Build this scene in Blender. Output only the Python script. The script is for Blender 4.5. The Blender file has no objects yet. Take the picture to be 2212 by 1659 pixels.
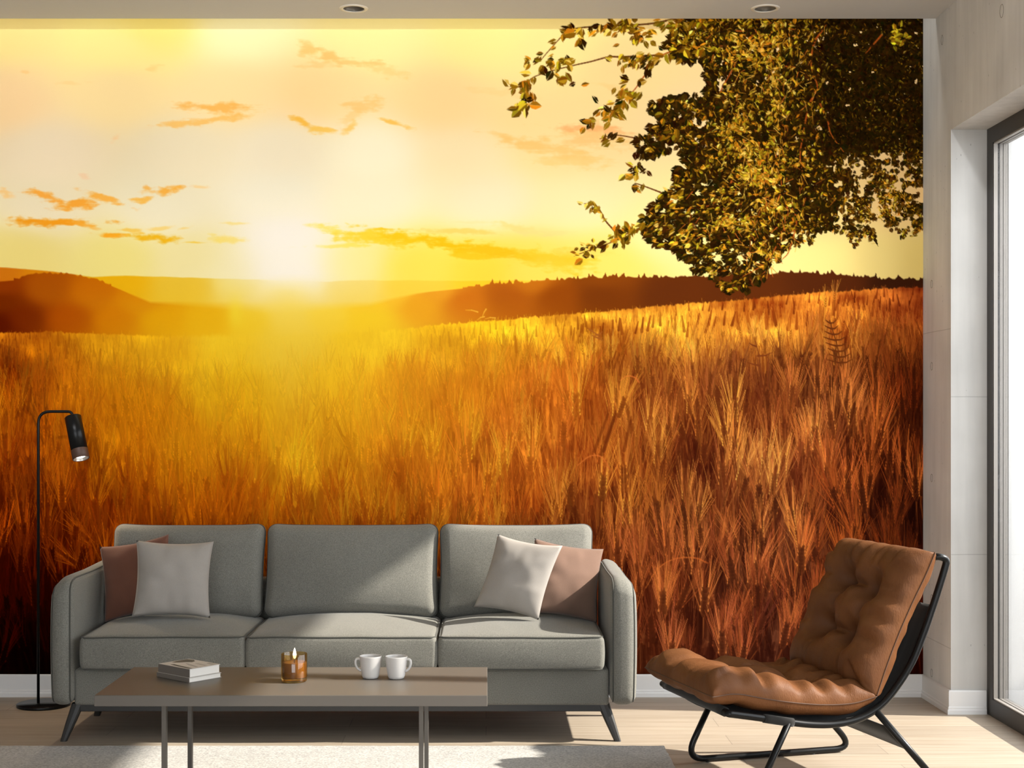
import bpy, bmesh, math, random
import numpy as np
from mathutils import Vector, Matrix

random.seed(7)
SC = bpy.context.scene
COL = SC.collection

# ------------------------------------------------------------------ camera
# units: metres.  The papered back wall is the plane y = 0, the camera looks along +y.
CAM_Y, CAM_H = -6.68, 1.30
cam_data = bpy.data.cameras.new('camera')
cam_data.sensor_width = 36.0
cam_data.lens = 36.0 * 3100 / 2212
cam_data.shift_x = 56 / 2212
cam_data.shift_y = 70.5 / 2212
cam_data.clip_end = 200
cam = bpy.data.objects.new('camera', cam_data)
cam.location = (0, CAM_Y, CAM_H)
cam.rotation_euler = (math.radians(90), 0, 0)
COL.objects.link(cam)
SC.camera = cam

# ------------------------------------------------------------------ light and exposure
vs = SC.view_settings
vs.view_transform = 'Standard'
vs.look = 'None'
vs.gamma = 1
vs.use_curve_mapping = False
vs.exposure = 0.0
SC.cycles.use_denoising = True
SC.cycles.max_bounces = 8
SC.cycles.diffuse_bounces = 5
SC.cycles.sample_clamp_indirect = 6

world = bpy.data.worlds.new('daylight_sky')
SC.world = world
world.use_nodes = True
bg = world.node_tree.nodes['Background']
bg.inputs['Color'].default_value = (0.93, 0.97, 1.0, 1)
bg.inputs['Strength'].default_value = 5.0

sun_data = bpy.data.lights.new('sun', 'SUN')
sun_data.energy = 11.5
sun_data.color = (1.0, 0.93, 0.82)
sun_data.angle = math.radians(1.2)
sun = bpy.data.objects.new('sun', sun_data)
SUN_DIR = Vector((-1.0, 0.105, -0.69)).normalized()
sun.rotation_euler = SUN_DIR.to_track_quat('-Z', 'Y').to_euler()
sun.location = (6, 0, 5)
COL.objects.link(sun)


def area_light(name, loc, direction, sx, sy, power, color):
    d = bpy.data.lights.new(name, 'AREA')
    d.shape = 'RECTANGLE'
    d.size, d.size_y = sx, sy
    d.energy = power
    d.color = color
    o = bpy.data.objects.new(name, d)
    o.location = loc
    o.rotation_euler = Vector(direction).to_track_quat('-Z', 'Y').to_euler()
    COL.objects.link(o)
    return o


# area fill added behind the camera to light the mural evenly
area_light('fill_behind_camera', (-0.35, -11.4, 1.75), (0, 1, 0.0), 4.4, 2.7, 22, (0.93, 0.97, 1.0))
# the side window is where the sky light enters: a portal guides the sampling of the sky
portal = area_light('side_window_portal', (2.30, -2.8, 1.28), (-1, 0, 0), 4.8, 2.55, 1, (1, 1, 1))
portal.data.cycles.is_portal = True
# warm light strip hidden in the slot between the ceiling and the mural
area_light('slot_light_strip', (-0.6, -0.10, 3.44), (0, 0, -1), 5.2, 0.06, 7.5, (1.0, 0.95, 0.86))
# unseen spots added to brighten the mural without lighting the sofa front
for k in range(7):
    for drop, beam, power in ((0.30, 40, 68), (1.50, 33, 88)):
        sd = bpy.data.lights.new('mural_fill_spot', 'SPOT')
        sd.energy = power
        sd.color = (0.97, 0.98, 1.0)
        sd.spot_size = math.radians(beam)
        sd.spot_blend = 0.8
        sd.shadow_soft_size = 0.03
        so_ = bpy.data.objects.new('mural_fill_spot', sd)
        so_.location = (-2.80 + 0.76 * k, -3.5, 3.04)
        so_.rotation_euler = Vector((0, 3.5, -drop)).to_track_quat('-Z', 'Y').to_euler()
        COL.objects.link(so_)


# ------------------------------------------------------------------ helpers
def s2l(c):
    c = np.asarray(c, float) / 255.0
    return np.where(c <= 0.04045, c / 12.92, ((c + 0.055) / 1.055) ** 2.4)


def rgb(r, g, b):
    v = s2l((r, g, b))
    return (float(v[0]), float(v[1]), float(v[2]), 1.0)


def link_mesh(name, verts, faces, mat=None, parent=None, smooth=True, mats=None, fmat=None, recalc=True):
    me = bpy.data.meshes.new(name)
    me.from_pydata([tuple(map(float, v)) for v in verts], [], [tuple(int(i) for i in f) for f in faces])
    if recalc:
        bm = bmesh.new()
        bm.from_mesh(me)
        bmesh.ops.recalc_face_normals(bm, faces=bm.faces)
        bm.to_mesh(me)
        bm.free()
    for m in (mats or ([mat] if mat else [])):
        me.materials.append(m)
    if smooth:
        me.polygons.foreach_set('use_smooth', [True] * len(me.polygons))
    if fmat is not None:
        me.polygons.foreach_set('material_index', fmat)
    me.update()
    o = bpy.data.objects.new(name, me)
    COL.objects.link(o)
    if parent is not None:
        o.parent = parent
    return o


def bevel(o, w=0.004, seg=2, angle=40):
    m = o.modifiers.new('edge', 'BEVEL')
    m.width = w
    m.segments = seg
    m.limit_method = 'ANGLE'
    m.angle_limit = math.radians(angle)
    return o


def thing(name, label, cat, loc=(0, 0, 0), rotz=0.0, group=None):
    o = bpy.data.objects.new(name, None)
    o.empty_display_size = 0.1
    o.location = loc
    o.rotation_euler = (0, 0, rotz)
    COL.objects.link(o)
    return tag(o, label, cat, group)


def tag(o, label, cat, group=None):
    o['label'] = label
    o['category'] = cat
    if group:
        o['group'] = group
    return o


def struct(o, label=None):
    o['kind'] = 'structure'
    if label:
        o['label'] = label
    return o


def join(*parts):
    V, Fc, n = [], [], 0
    for v, f in parts:
        V.extend([tuple(p) for p in v])
        Fc.extend([tuple(i + n for i in q) for q in f])
        n += len(v)
    return V, Fc


def box(x0, x1, y0, y1, z0, z1):
    v = [(x, y, z) for x in (x0, x1) for y in (y0, y1) for z in (z0, z1)]
    f = [(0, 1, 3, 2), (4, 6, 7, 5), (0, 4, 5, 1), (2, 3, 7, 6), (0, 2, 6, 4), (1, 5, 7, 3)]
    return v, f


def axis_pts(h, r, n, s):
    a = [h - r + r * math.tan(math.radians(45) * k / s) for k in range(s + 1)]
    inner = [(-1 + 2 * k / n) * (h - r) for k in range(n + 1)]
    return [-x for x in reversed(a)] + inner[1:-1] + a


def rbox(hx, hy, hz, r, n=(8, 8, 8), s=4):
    """rounded box centred on the origin, as (verts array, faces)."""
    ax = [axis_pts(h, r, k, s) for h, k in zip((hx, hy, hz), n)]
    idx, V, Fc = {}, [], []

    def vid(i, j, k):
        key = (i, j, k)
        if key not in idx:
            p = np.array([ax[0][i], ax[1][j], ax[2][k]])
            c = np.clip(p, [-(hx - r), -(hy - r), -(hz - r)], [hx - r, hy - r, hz - r])
            d = p - c
            L = np.linalg.norm(d)
            idx[key] = len(V)
            V.append(c + (d / L * r if L > 0 else 0))
        return idx[key]
    N = [len(a) - 1 for a in ax]
    for i in range(N[0]):
        for j in range(N[1]):
            for k in (0, N[2]):
                Fc.append((vid(i, j, k), vid(i + 1, j, k), vid(i + 1, j + 1, k), vid(i, j + 1, k)))
    for i in range(N[0]):
        for k in range(N[2]):
            for j in (0, N[1]):
                Fc.append((vid(i, j, k), vid(i + 1, j, k), vid(i + 1, j, k + 1), vid(i, j, k + 1)))
    for j in range(N[1]):
        for k in range(N[2]):
            for i in (0, N[0]):
                Fc.append((vid(i, j, k), vid(i, j + 1, k), vid(i, j + 1, k + 1), vid(i, j, k + 1)))
    return np.array(V), Fc


def tube(path, r, n=10, closed=False, rr=None):
    P = [Vector(p) for p in path]
    m = len(P)
    V, Fc = [], []
    prev = None
    for i in range(m):
        if closed:
            t = (P[(i + 1) % m] - P[i - 1]).normalized()
        else:
            t = (P[min(i + 1, m - 1)] - P[max(i - 1, 0)]).normalized()
        if prev is None:
            a = Vector((0, 0, 1)) if abs(t.z) < 0.9 else Vector((1, 0, 0))
            u = t.cross(a).normalized()
        else:
            u = (prev - t * prev.dot(t)).normalized()
        prev = u
        w = t.cross(u)
        q = rr[i] if rr else r
        for k in range(n):
            an = 2 * math.pi * k / n
            V.append(P[i] + (u * math.cos(an) + w * math.sin(an)) * q)
    for i in range(m if closed else m - 1):
        j = (i + 1) % m
        for k in range(n):
            l = (k + 1) % n
            Fc.append((i * n + k, i * n + l, j * n + l, j * n + k))
    if not closed:
        Fc.append(tuple(range(n)))
        Fc.append(tuple(range((m - 1) * n, m * n)))
    return V, Fc


def fillet(path, r, seg=6, closed=False):
    P = [Vector(p) for p in path]
    out = []
    m = len(P)
    for i in range(m):
        if not closed and i in (0, m - 1):
            out.append(P[i])
            continue
        a, b, c = P[i - 1], P[i], P[(i + 1) % m]
        d1, d2 = (a - b), (c - b)
        q = min(r, d1.length * 0.48, d2.length * 0.48)
        p1, p2 = b + d1.normalized() * q, b + d2.normalized() * q
        for k in range(seg + 1):
            t = k / seg
            out.append(p1 * (1 - t) ** 2 + b * 2 * t * (1 - t) + p2 * t * t)
    return out


def spline(path, n=8):
    """Catmull-Rom through the points."""
    P = [Vector(p) for p in path]
    P = [P[0] * 2 - P[1]] + P + [P[-1] * 2 - P[-2]]
    out = []
    for i in range(1, len(P) - 2):
        for k in range(n):
            t = k / n
            a, b, c, d = P[i - 1], P[i], P[i + 1], P[i + 2]
            out.append(0.5 * ((2 * b) + (c - a) * t + (2 * a - 5 * b + 4 * c - d) * t * t + (3 * b - a - 3 * c + d) * t ** 3))
    out.append(P[-2])
    return out


def lathe(profile, n=40, cap0=False, cap1=False):
    V, Fc = [], []
    for r, z in profile:
        for k in range(n):
            a = 2 * math.pi * k / n
            V.append((r * math.cos(a), r * math.sin(a), z))
    for i in range(len(profile) - 1):
        for k in range(n):
            l = (k + 1) % n
            Fc.append((i * n + k, i * n + l, (i + 1) * n + l, (i + 1) * n + k))
    if cap0:
        Fc.append(tuple(range(n)))
    if cap1:
        Fc.append(tuple(range((len(profile) - 1) * n, len(profile) * n)))
    return V, Fc


def moved(vf, loc=(0, 0, 0), M=None):
    v, f = vf
    out = []
    for p in v:
        p = Vector(p)
        if M is not None:
            p = M @ p
        out.append(p + Vector(loc))
    return out, f


# ------------------------------------------------------------------ materials
def mat_base(name):
    m = bpy.data.materials.new(name)
    m.use_nodes = True
    nt = m.node_tree
    return m, nt, nt.nodes['Principled BSDF'], nt.nodes, nt.links


def simple(name, col, rough=0.5, metal=0.0, spec=0.5, var=0.04, scale=30.0, bump=0.0, coat=0.0):
    m, nt, p, N, L = mat_base(name)
    tc = N.new('ShaderNodeTexCoord')
    nz = N.new('ShaderNodeTexNoise')
    nz.inputs['Scale'].default_value = scale
    nz.inputs['Detail'].default_value = 4
    L.new(tc.outputs['Object'], nz.inputs['Vector'])
    mx = N.new('ShaderNodeMix')
    mx.data_type = 'RGBA'
    mx.inputs['A'].default_value = tuple(c * (1 - var) for c in col[:3]) + (1,)
    mx.inputs['B'].default_value = tuple(min(1, c * (1 + var)) for c in col[:3]) + (1,)
    L.new(nz.outputs['Fac'], mx.inputs['Factor'])
    L.new(mx.outputs['Result'], p.inputs['Base Color'])
    p.inputs['Roughness'].default_value = rough
    p.inputs['Metallic'].default_value = metal
    p.inputs['Specular IOR Level'].default_value = spec
    p.inputs['Coat Weight'].default_value = coat
    if bump:
        b = N.new('ShaderNodeBump')
        b.inputs['Strength'].default_value = bump
        b.inputs['Distance'].default_value = 0.002
        L.new(nz.outputs['Fac'], b.inputs['Height'])
        L.new(b.outputs['Normal'], p.inputs['Normal'])
    return m


def fabric(name, col, weave=420.0, speck=0.25, bump=0.35, blotch=0.05, rough=0.92, sheen=0.15):
    m, nt, p, N, L = mat_base(name)
    tc = N.new('ShaderNodeTexCoord')
    n1 = N.new('ShaderNodeTexNoise')
    n1.inputs['Scale'].default_value = weave
    n1.inputs['Detail'].default_value = 2
    n2 = N.new('ShaderNodeTexNoise')
    n2.inputs['Scale'].default_value = 6
    n2.inputs['Detail'].default_value = 3
    for n in (n1, n2):
        L.new(tc.outputs['Object'], n.inputs['Vector'])
    r1 = N.new('ShaderNodeMapRange')
    r1.inputs['From Min'].default_value = 0.3
    r1.inputs['From Max'].default_value = 0.7
    r1.inputs['To Min'].default_value = 1 - speck
    r1.inputs['To Max'].default_value = 1 + speck
    L.new(n1.outputs['Fac'], r1.inputs['Value'])
    r2 = N.new('ShaderNodeMapRange')
    r2.inputs['From Min'].default_value = 0.3
    r2.inputs['From Max'].default_value = 0.7
    r2.inputs['To Min'].default_value = 1 - blotch
    r2.inputs['To Max'].default_value = 1 + blotch
    L.new(n2.outputs['Fac'], r2.inputs['Value'])
    mm = N.new('ShaderNodeMath')
    mm.operation = 'MULTIPLY'
    L.new(r1.outputs['Result'], mm.inputs[0])
    L.new(r2.outputs['Result'], mm.inputs[1])
    vm = N.new('ShaderNodeVectorMath')
    vm.operation = 'SCALE'
    vm.inputs[0].default_value = col[:3]
    L.new(mm.outputs[0], vm.inputs['Scale'])
    L.new(vm.outputs['Vector'], p.inputs['Base Color'])
    p.inputs['Roughness'].default_value = rough
    p.inputs['Specular IOR Level'].default_value = 0.2
    p.inputs['Sheen Weight'].default_value = sheen
    b = N.new('ShaderNodeBump')
    b.inputs['Strength'].default_value = bump
    b.inputs['Distance'].default_value = 0.0015
    L.new(n1.outputs['Fac'], b.inputs['Height'])
    L.new(b.outputs['Normal'], p.inputs['Normal'])
    return m


def concrete(name, base, joints, axis_scale=(18, 18, 1.6)):
    m, nt, p, N, L = mat_base(name)
    tc = N.new('ShaderNodeTexCoord')
    geo = N.new('ShaderNodeNewGeometry')
    mp = N.new('ShaderNodeMapping')
    mp.inputs['Scale'].default_value = axis_scale
    L.new(geo.outputs['Position'], mp.inputs['Vector'])
    st = N.new('ShaderNodeTexNoise')
    st.inputs['Scale'].default_value = 1.0
    st.inputs['Detail'].default_value = 5
    L.new(mp.outputs['Vector'], st.inputs['Vector'])
    bl = N.new('ShaderNodeTexNoise')
    bl.inputs['Scale'].default_value = 3.5
    bl.inputs['Detail'].default_value = 6
    L.new(geo.outputs['Position'], bl.inputs['Vector'])
    add = N.new('ShaderNodeMath')
    add.operation = 'ADD'
    L.new(st.outputs['Fac'], add.inputs[0])
    L.new(bl.outputs['Fac'], add.inputs[1])
    ramp = N.new('ShaderNodeMapRange')
    ramp.inputs['From Min'].default_value = 0.65
    ramp.inputs['From Max'].default_value = 1.35
    ramp.inputs['To Min'].default_value = 0.86
    ramp.inputs['To Max'].default_value = 1.1
    L.new(add.outputs[0], ramp.inputs['Value'])
    # small pits
    vo = N.new('ShaderNodeTexVoronoi')
    vo.inputs['Scale'].default_value = 22
    mp2 = N.new('ShaderNodeMapping')
    mp2.inputs['Scale'].default_value = (1.6, 1.6, 0.8)
    L.new(geo.outputs['Position'], mp2.inputs['Vector'])
    L.new(mp2.outputs['Vector'], vo.inputs['Vector'])
    pit = N.new('ShaderNodeMapRange')
    pit.inputs['From Min'].default_value = 0.05
    pit.inputs['From Max'].default_value = 0.11
    pit.inputs['To Min'].default_value = 0.62
    pit.inputs['To Max'].default_value = 1.0
    L.new(vo.outputs['Distance'], pit.inputs['Value'])
    sel = N.new('ShaderNodeTexNoise')
    sel.inputs['Scale'].default_value = 9
    L.new(geo.outputs['Position'], sel.inputs['Vector'])
    gt = N.new('ShaderNodeMath')
    gt.operation = 'GREATER_THAN'
    gt.inputs[1].default_value = 0.55
    L.new(sel.outputs['Fac'], gt.inputs[0])
    pm = N.new('ShaderNodeMix')
    pm.data_type = 'FLOAT'
    pm.inputs['A'].default_value = 1.0
    L.new(gt.outputs[0], pm.inputs['Factor'])
    L.new(pit.outputs['Result'], pm.inputs['B'])
    mul = N.new('ShaderNodeMath')
    mul.operation = 'MULTIPLY'
    L.new(ramp.outputs['Result'], mul.inputs[0])
    L.new(pm.outputs['Result'], mul.inputs[1])
    last = mul
    sep = N.new('ShaderNodeSeparateXYZ')
    L.new(geo.outputs['Position'], sep.inputs['Vector'])
    for z in joints:          # board joints left by the formwork
        wob = N.new('ShaderNodeMath')
        wob.operation = 'MULTIPLY_ADD'
        wob.inputs[1].default_value = 0.006
        L.new(bl.outputs['Fac'], wob.inputs[0])
        L.new(sep.outputs['Z'], wob.inputs[2])
        cmp = N.new('ShaderNodeMath')
        cmp.operation = 'COMPARE'
        cmp.inputs[1].default_value = z
        cmp.inputs[2].default_value = 0.0022
        L.new(wob.outputs[0], cmp.inputs[0])
        k = N.new('ShaderNodeMath')
        k.operation = 'MULTIPLY_ADD'
        k.inputs[1].default_value = -0.22
        k.inputs[2].default_value = 1.0
        L.new(cmp.outputs[0], k.inputs[0])
        mm = N.new('ShaderNodeMath')
        mm.operation = 'MULTIPLY'
        L.new(last.outputs[0], mm.inputs[0])
        L.new(k.outputs[0], mm.inputs[1])
        last = mm
    vm = N.new('ShaderNodeVectorMath')
    vm.operation = 'SCALE'
    vm.inputs[0].default_value = base[:3]
    L.new(last.outputs[0], vm.inputs['Scale'])
    L.new(vm.outputs['Vector'], p.inputs['Base Color'])
    p.inputs['Roughness'].default_value = 0.85
    p.inputs['Specular IOR Level'].default_value = 0.25
    b = N.new('ShaderNodeBump')
    b.inputs['Strength'].default_value = 0.25
    b.inputs['Distance'].default_value = 0.003
    L.new(last.outputs[0], b.inputs['Height'])
    L.new(b.outputs['Normal'], p.inputs['Normal'])
    return m


def oak_floor():
    m, nt, p, N, L = mat_base('oak_planks')
    geo = N.new('ShaderNodeNewGeometry')
    br = N.new('ShaderNodeTexBrick')
    br.offset = 0.37
    br.inputs['Scale'].default_value = 1.0
    br.inputs['Mortar Size'].default_value = 0.0012
    br.inputs['Mortar Smooth'].default_value = 0.1
    br.inputs['Bias'].default_value = 0.0
    br.inputs['Brick Width'].default_value = 1.55
    br.inputs['Row Height'].default_value = 0.165
    br.inputs['Color1'].default_value = (0.0, 0.0, 0.0, 1)
    br.inputs['Color2'].default_value = (1, 1, 1, 1)
    br.inputs['Mortar'].default_value = (0.5, 0.5, 0.5, 1)
    L.new(geo.outputs['Position'], br.inputs['Vector'])
    mp = N.new('ShaderNodeMapping')
    mp.inputs['Scale'].default_value = (1.3, 26, 1)
    L.new(geo.outputs['Position'], mp.inputs['Vector'])
    gr = N.new('ShaderNodeTexNoise')
    gr.inputs['Scale'].default_value = 1.6
    gr.inputs['Detail'].default_value = 7
    gr.inputs['Roughness'].default_value = 0.62
    L.new(mp.outputs['Vector'], gr.inputs['Vector'])
    ramp = N.new('ShaderNodeValToRGB')
    e = ramp.color_ramp.elements
    e[0].position, e[0].color = 0.28, (0.30, 0.242, 0.178, 1)
    e[1].position, e[1].color = 0.72, (0.43, 0.368, 0.296, 1)
    L.new(gr.outputs['Fac'], ramp.inputs['Fac'])
    tone = N.new('ShaderNodeMapRange')
    tone.inputs['To Min'].default_value = 0.90
    tone.inputs['To Max'].default_value = 1.06
    sc = N.new('ShaderNodeSeparateColor')
    L.new(br.outputs['Color'], sc.inputs['Color'])
    L.new(sc.outputs['Red'], tone.inputs['Value'])
    seam = N.new('ShaderNodeMath')
    seam.operation = 'MULTIPLY_ADD'
    seam.inputs[1].default_value = -0.45
    seam.inputs[2].default_value = 1.0
    L.new(br.outputs['Fac'], seam.inputs[0])
    mm = N.new('ShaderNodeMath')
    mm.operation = 'MULTIPLY'
    L.new(tone.outputs['Result'], mm.inputs[0])
    L.new(seam.outputs[0], mm.inputs[1])
    vm = N.new('ShaderNodeVectorMath')
    vm.operation = 'SCALE'
    L.new(ramp.outputs['Color'], vm.inputs[0])
    L.new(mm.outputs[0], vm.inputs['Scale'])
    L.new(vm.outputs['Vector'], p.inputs['Base Color'])
    p.inputs['Roughness'].default_value = 0.5
    p.inputs['Specular IOR Level'].default_value = 0.35
    b = N.new('ShaderNodeBump')
    b.inputs['Strength'].default_value = 0.08
    b.inputs['Distance'].default_value = 0.002
    L.new(gr.outputs['Fac'], b.inputs['Height'])
    L.new(b.outputs['Normal'], p.inputs['Normal'])
    return m


def clear_glass(name, tint=(1, 1, 1, 1), gloss=0.06):
    m = bpy.data.materials.new(name)
    m.use_nodes = True
    nt = m.node_tree
    nt.nodes.clear()
    out = nt.nodes.new('ShaderNodeOutputMaterial')
    tr = nt.nodes.new('ShaderNodeBsdfTransparent')
    tr.inputs['Color'].default_value = tint
    gl = nt.nodes.new('ShaderNodeBsdfGlossy')
    gl.inputs['Roughness'].default_value = 0.02
    fr = nt.nodes.new('ShaderNodeFresnel')
    fr.inputs['IOR'].default_value = 1.15
    sc = nt.nodes.new('ShaderNodeMath')
    sc.operation = 'MULTIPLY_ADD'
    sc.inputs[1].default_value = 0.5
    sc.inputs[2].default_value = gloss * 0.3
    nt.links.new(fr.outputs[0], sc.inputs[0])
    mx = nt.nodes.new('ShaderNodeMixShader')
    nt.links.new(sc.outputs[0], mx.inputs[0])
    nt.links.new(tr.outputs[0], mx.inputs[1])
    nt.links.new(gl.outputs[0], mx.inputs[2])
    nt.links.new(mx.outputs[0], out.inputs[0])
    return m


def emitter(name, col, strength):
    m = bpy.data.materials.new(name)
    m.use_nodes = True
    nt = m.node_tree
    nt.nodes.clear()
    out = nt.nodes.new('ShaderNodeOutputMaterial')
    em = nt.nodes.new('ShaderNodeEmission')
    em.inputs['Color'].default_value = col
    em.inputs['Strength'].default_value = strength
    nt.links.new(em.outputs[0], out.inputs[0])
    return m


def leather():
    m, nt, p, N, L = mat_base('tan_leather')
    tc = N.new('ShaderNodeTexCoord')
    n1 = N.new('ShaderNodeTexNoise')
    n1.inputs['Scale'].default_value = 9
    n1.inputs['Detail'].default_value = 6
    n2 = N.new('ShaderNodeTexVoronoi')
    n2.inputs['Scale'].default_value = 260
    n3 = N.new('ShaderNodeTexNoise')
    n3.inputs['Scale'].default_value = 60
    n3.inputs['Detail'].default_value = 4
    mp = N.new('ShaderNodeMapping')
    mp.inputs['Scale'].default_value = (1, 1, 0.35)
    L.new(tc.outputs['Object'], mp.inputs['Vector'])
    L.new(tc.outputs['Object'], n1.inputs['Vector'])
    L.new(mp.outputs['Vector'], n2.inputs['Vector'])
    L.new(mp.outputs['Vector'], n3.inputs['Vector'])
    ramp = N.new('ShaderNodeValToRGB')
    e = ramp.color_ramp.elements
    e[0].position, e[0].color = 0.3, (0.100, 0.037, 0.012, 1)
    e[1].position, e[1].color = 0.75, (0.155, 0.060, 0.020, 1)
    L.new(n1.outputs['Fac'], ramp.inputs['Fac'])
    L.new(ramp.outputs['Color'], p.inputs['Base Color'])
    rr = N.new('ShaderNodeMapRange')
    rr.inputs['To Min'].default_value = 0.54
    rr.inputs['To Max'].default_value = 0.62
    L.new(n3.outputs['Fac'], rr.inputs['Value'])
    L.new(rr.outputs['Result'], p.inputs['Roughness'])
    p.inputs['Specular IOR Level'].default_value = 0.18
    ad = N.new('ShaderNodeMath')
    ad.operation = 'MULTIPLY_ADD'
    ad.inputs[1].default_value = 0.35
    L.new(n2.outputs['Distance'], ad.inputs[0])
    L.new(n3.outputs['Fac'], ad.inputs[2])
    b = N.new('ShaderNodeBump')
    b.inputs['Strength'].default_value = 0.3
    b.inputs['Distance'].default_value = 0.004
    L.new(ad.outputs[0], b.inputs['Height'])
    L.new(b.outputs['Normal'], p.inputs['Normal'])
    return m


M_CEIL = simple('ceiling_paint', (0.60, 0.60, 0.60), 0.9, spec=0.2, var=0.01)
M_WALL = simple('wall_paint', (0.40, 0.39, 0.38), 0.9, spec=0.2, var=0.015)
M_TRIM = simple('white_trim_paint', (0.74, 0.74, 0.74), 0.45, var=0.01)
M_FLOOR = oak_floor()
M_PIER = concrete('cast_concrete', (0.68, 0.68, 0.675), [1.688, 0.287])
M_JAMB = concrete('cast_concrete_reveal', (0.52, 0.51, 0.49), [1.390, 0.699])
M_FRAME = simple('bronze_window_frame', (0.045, 0.040, 0.036), 0.42, 0.3, var=0.03)
M_TRACK = simple('grey_door_track', (0.30, 0.28, 0.26), 0.5, 0.2, var=0.03)
M_GASKET = simple('black_gasket', (0.012, 0.011, 0.010), 0.6)
M_GLASS = clear_glass('window_glass')
M_EXT = simple('white_render', (0.30, 0.29, 0.275), 0.9, spec=0.1, var=0.02)
M_SOFA = fabric('sage_grey_upholstery', (0.158, 0.155, 0.136), 300, 0.26, 0.12)
M_PIPE = fabric('dark_grey_piping', (0.060, 0.060, 0.052), 500, 0.1, 0.2)
M_BLACKWOOD = simple('black_stained_wood', (0.018, 0.017, 0.016), 0.45, var=0.1)
M_PILLOW = fabric('light_grey_cotton', (0.31, 0.285, 0.26), 600, 0.06, 0.2)
M_RUST = fabric('rust_brown_cotton', (0.15, 0.062, 0.040), 600, 0.07, 0.2)
M_BLUSH = fabric('blush_cotton', (0.165, 0.100, 0.073), 600, 0.07, 0.2)
M_TABLE = simple('taupe_lacquer', (0.105, 0.092, 0.079), 0.42, spec=0.4, var=0.02)
M_TLEG = simple('taupe_metal', (0.09, 0.08, 0.07), 0.45, 0.5)
M_BLACK = simple('black_powder_coat', (0.006, 0.006, 0.006), 0.28, spec=0.22)
M_LEATHER = leather()
M_SEAM = simple('dark_leather_seam', (0.075, 0.032, 0.014), 0.7)
M_SLING = fabric('black_sling_fabric', (0.018, 0.017, 0.016), 300, 0.1, 0.2)
M_CERAMIC = simple('white_stoneware', (0.62, 0.60, 0.58), 0.35, var=0.02)
M_PAPER = simple('book_pages', (0.72, 0.70, 0.66), 0.85, var=0.04, scale=400)
M_COVER = simple('pale_book_cover', (0.52, 0.50, 0.47), 0.6, var=0.02)
M_SPINE_SHADE = simple('spine_painted_shade', (0.15, 0.13, 0.11), 0.6, var=0.03)  # side turned away from the sun: its shade is put into the colour
M_COVERPRINT = simple('grey_cover_print', (0.075, 0.078, 0.070), 0.6, var=0.1)
M_COVERTINT = simple('light_grey_cover_print', (0.34, 0.33, 0.31), 0.6, var=0.1)
M_WALNUT = simple('walnut_ring', (0.075, 0.034, 0.020), 0.5, var=0.2, scale=80)
M_BULB = emitter('lamp_led', (1.0, 0.93, 0.84, 1), 6.0)
M_FLAME = emitter('candle_flame', (1.0, 0.86, 0.62, 1), 5.0)
M_WAX = simple('amber_wax', (0.21, 0.135, 0.068), 0.6, var=0.03)
M_AMBER = clear_glass('amber_glass', (0.95, 0.79, 0.47, 1), 0.2)
M_CHROME = simple('brushed_reflector', (0.45, 0.43, 0.40), 0.3, 0.9)
M_DULL = simple('dull_reflector', (0.20, 0.18, 0.15), 0.45, 0.6)
M_TRIMRING = simple('downlight_trim', (0.72, 0.68, 0.60), 0.5)
M_STEEL = simple('brushed_steel', (0.5, 0.5, 0.5), 0.35, 0.9)

# ------------------------------------------------------------------ room shell
XL, XR, YB, ZC, ZT = -3.30, 2.034, -12.0, 3.10, 3.48
WIN_Y0, WIN_Y1, WIN_Z = -5.2, -0.40, 2.556      # side window opening
XO = 2.32                                        # outer face of the right wall

struct(link_mesh('floor', *box(XL - 0.1, 2.36, YB, 0.15, -0.12, 0.0), M_FLOOR, smooth=False))
struct(link_mesh('wall_back', *box(XL - 0.1, 2.6, 0.0, 0.15, -0.12, ZT + 0.1), M_WALL, smooth=False))
struct(link_mesh('wall_left', *box(XL - 0.15, XL, YB, 0.0, 0.0, ZT), M_WALL, smooth=False))

# right wall: pier next to the mural, lintel over the window, return towards the camera
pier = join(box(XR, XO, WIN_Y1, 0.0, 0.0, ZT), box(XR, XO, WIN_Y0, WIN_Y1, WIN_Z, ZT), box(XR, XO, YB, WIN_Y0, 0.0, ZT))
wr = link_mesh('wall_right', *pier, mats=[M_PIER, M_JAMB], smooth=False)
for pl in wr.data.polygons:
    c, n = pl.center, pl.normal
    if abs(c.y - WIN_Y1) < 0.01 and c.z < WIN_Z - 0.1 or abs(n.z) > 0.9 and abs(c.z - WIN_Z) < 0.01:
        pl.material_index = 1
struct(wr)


def ring_mark(y, z, ry, rz, x):
    P = [(x, y + ry * math.cos(a), z + rz * math.sin(a)) for a in np.linspace(0, 2 * math.pi, 18, endpoint=False)]
    return tube(P, 0.0011, 5, closed=True)


marks = [ring_mark(-0.13, z, 0.013, 0.018, XR - 0.0002) for z in (1.905, 1.53, 1.02, 0.47, 0.13)]
marks += [ring_mark(-1.02, 2.90, 0.020, 0.026, XR - 0.0002), ring_mark(-0.28, 2.98, 0.012, 0.022, XR - 0.0002)]
M_MARK = simple('formwork_tie_mark', (0.20, 0.185, 0.165), 0.9)
tm = link_mesh('formwork_mark', *join(*marks), M_MARK, parent=wr)

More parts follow.
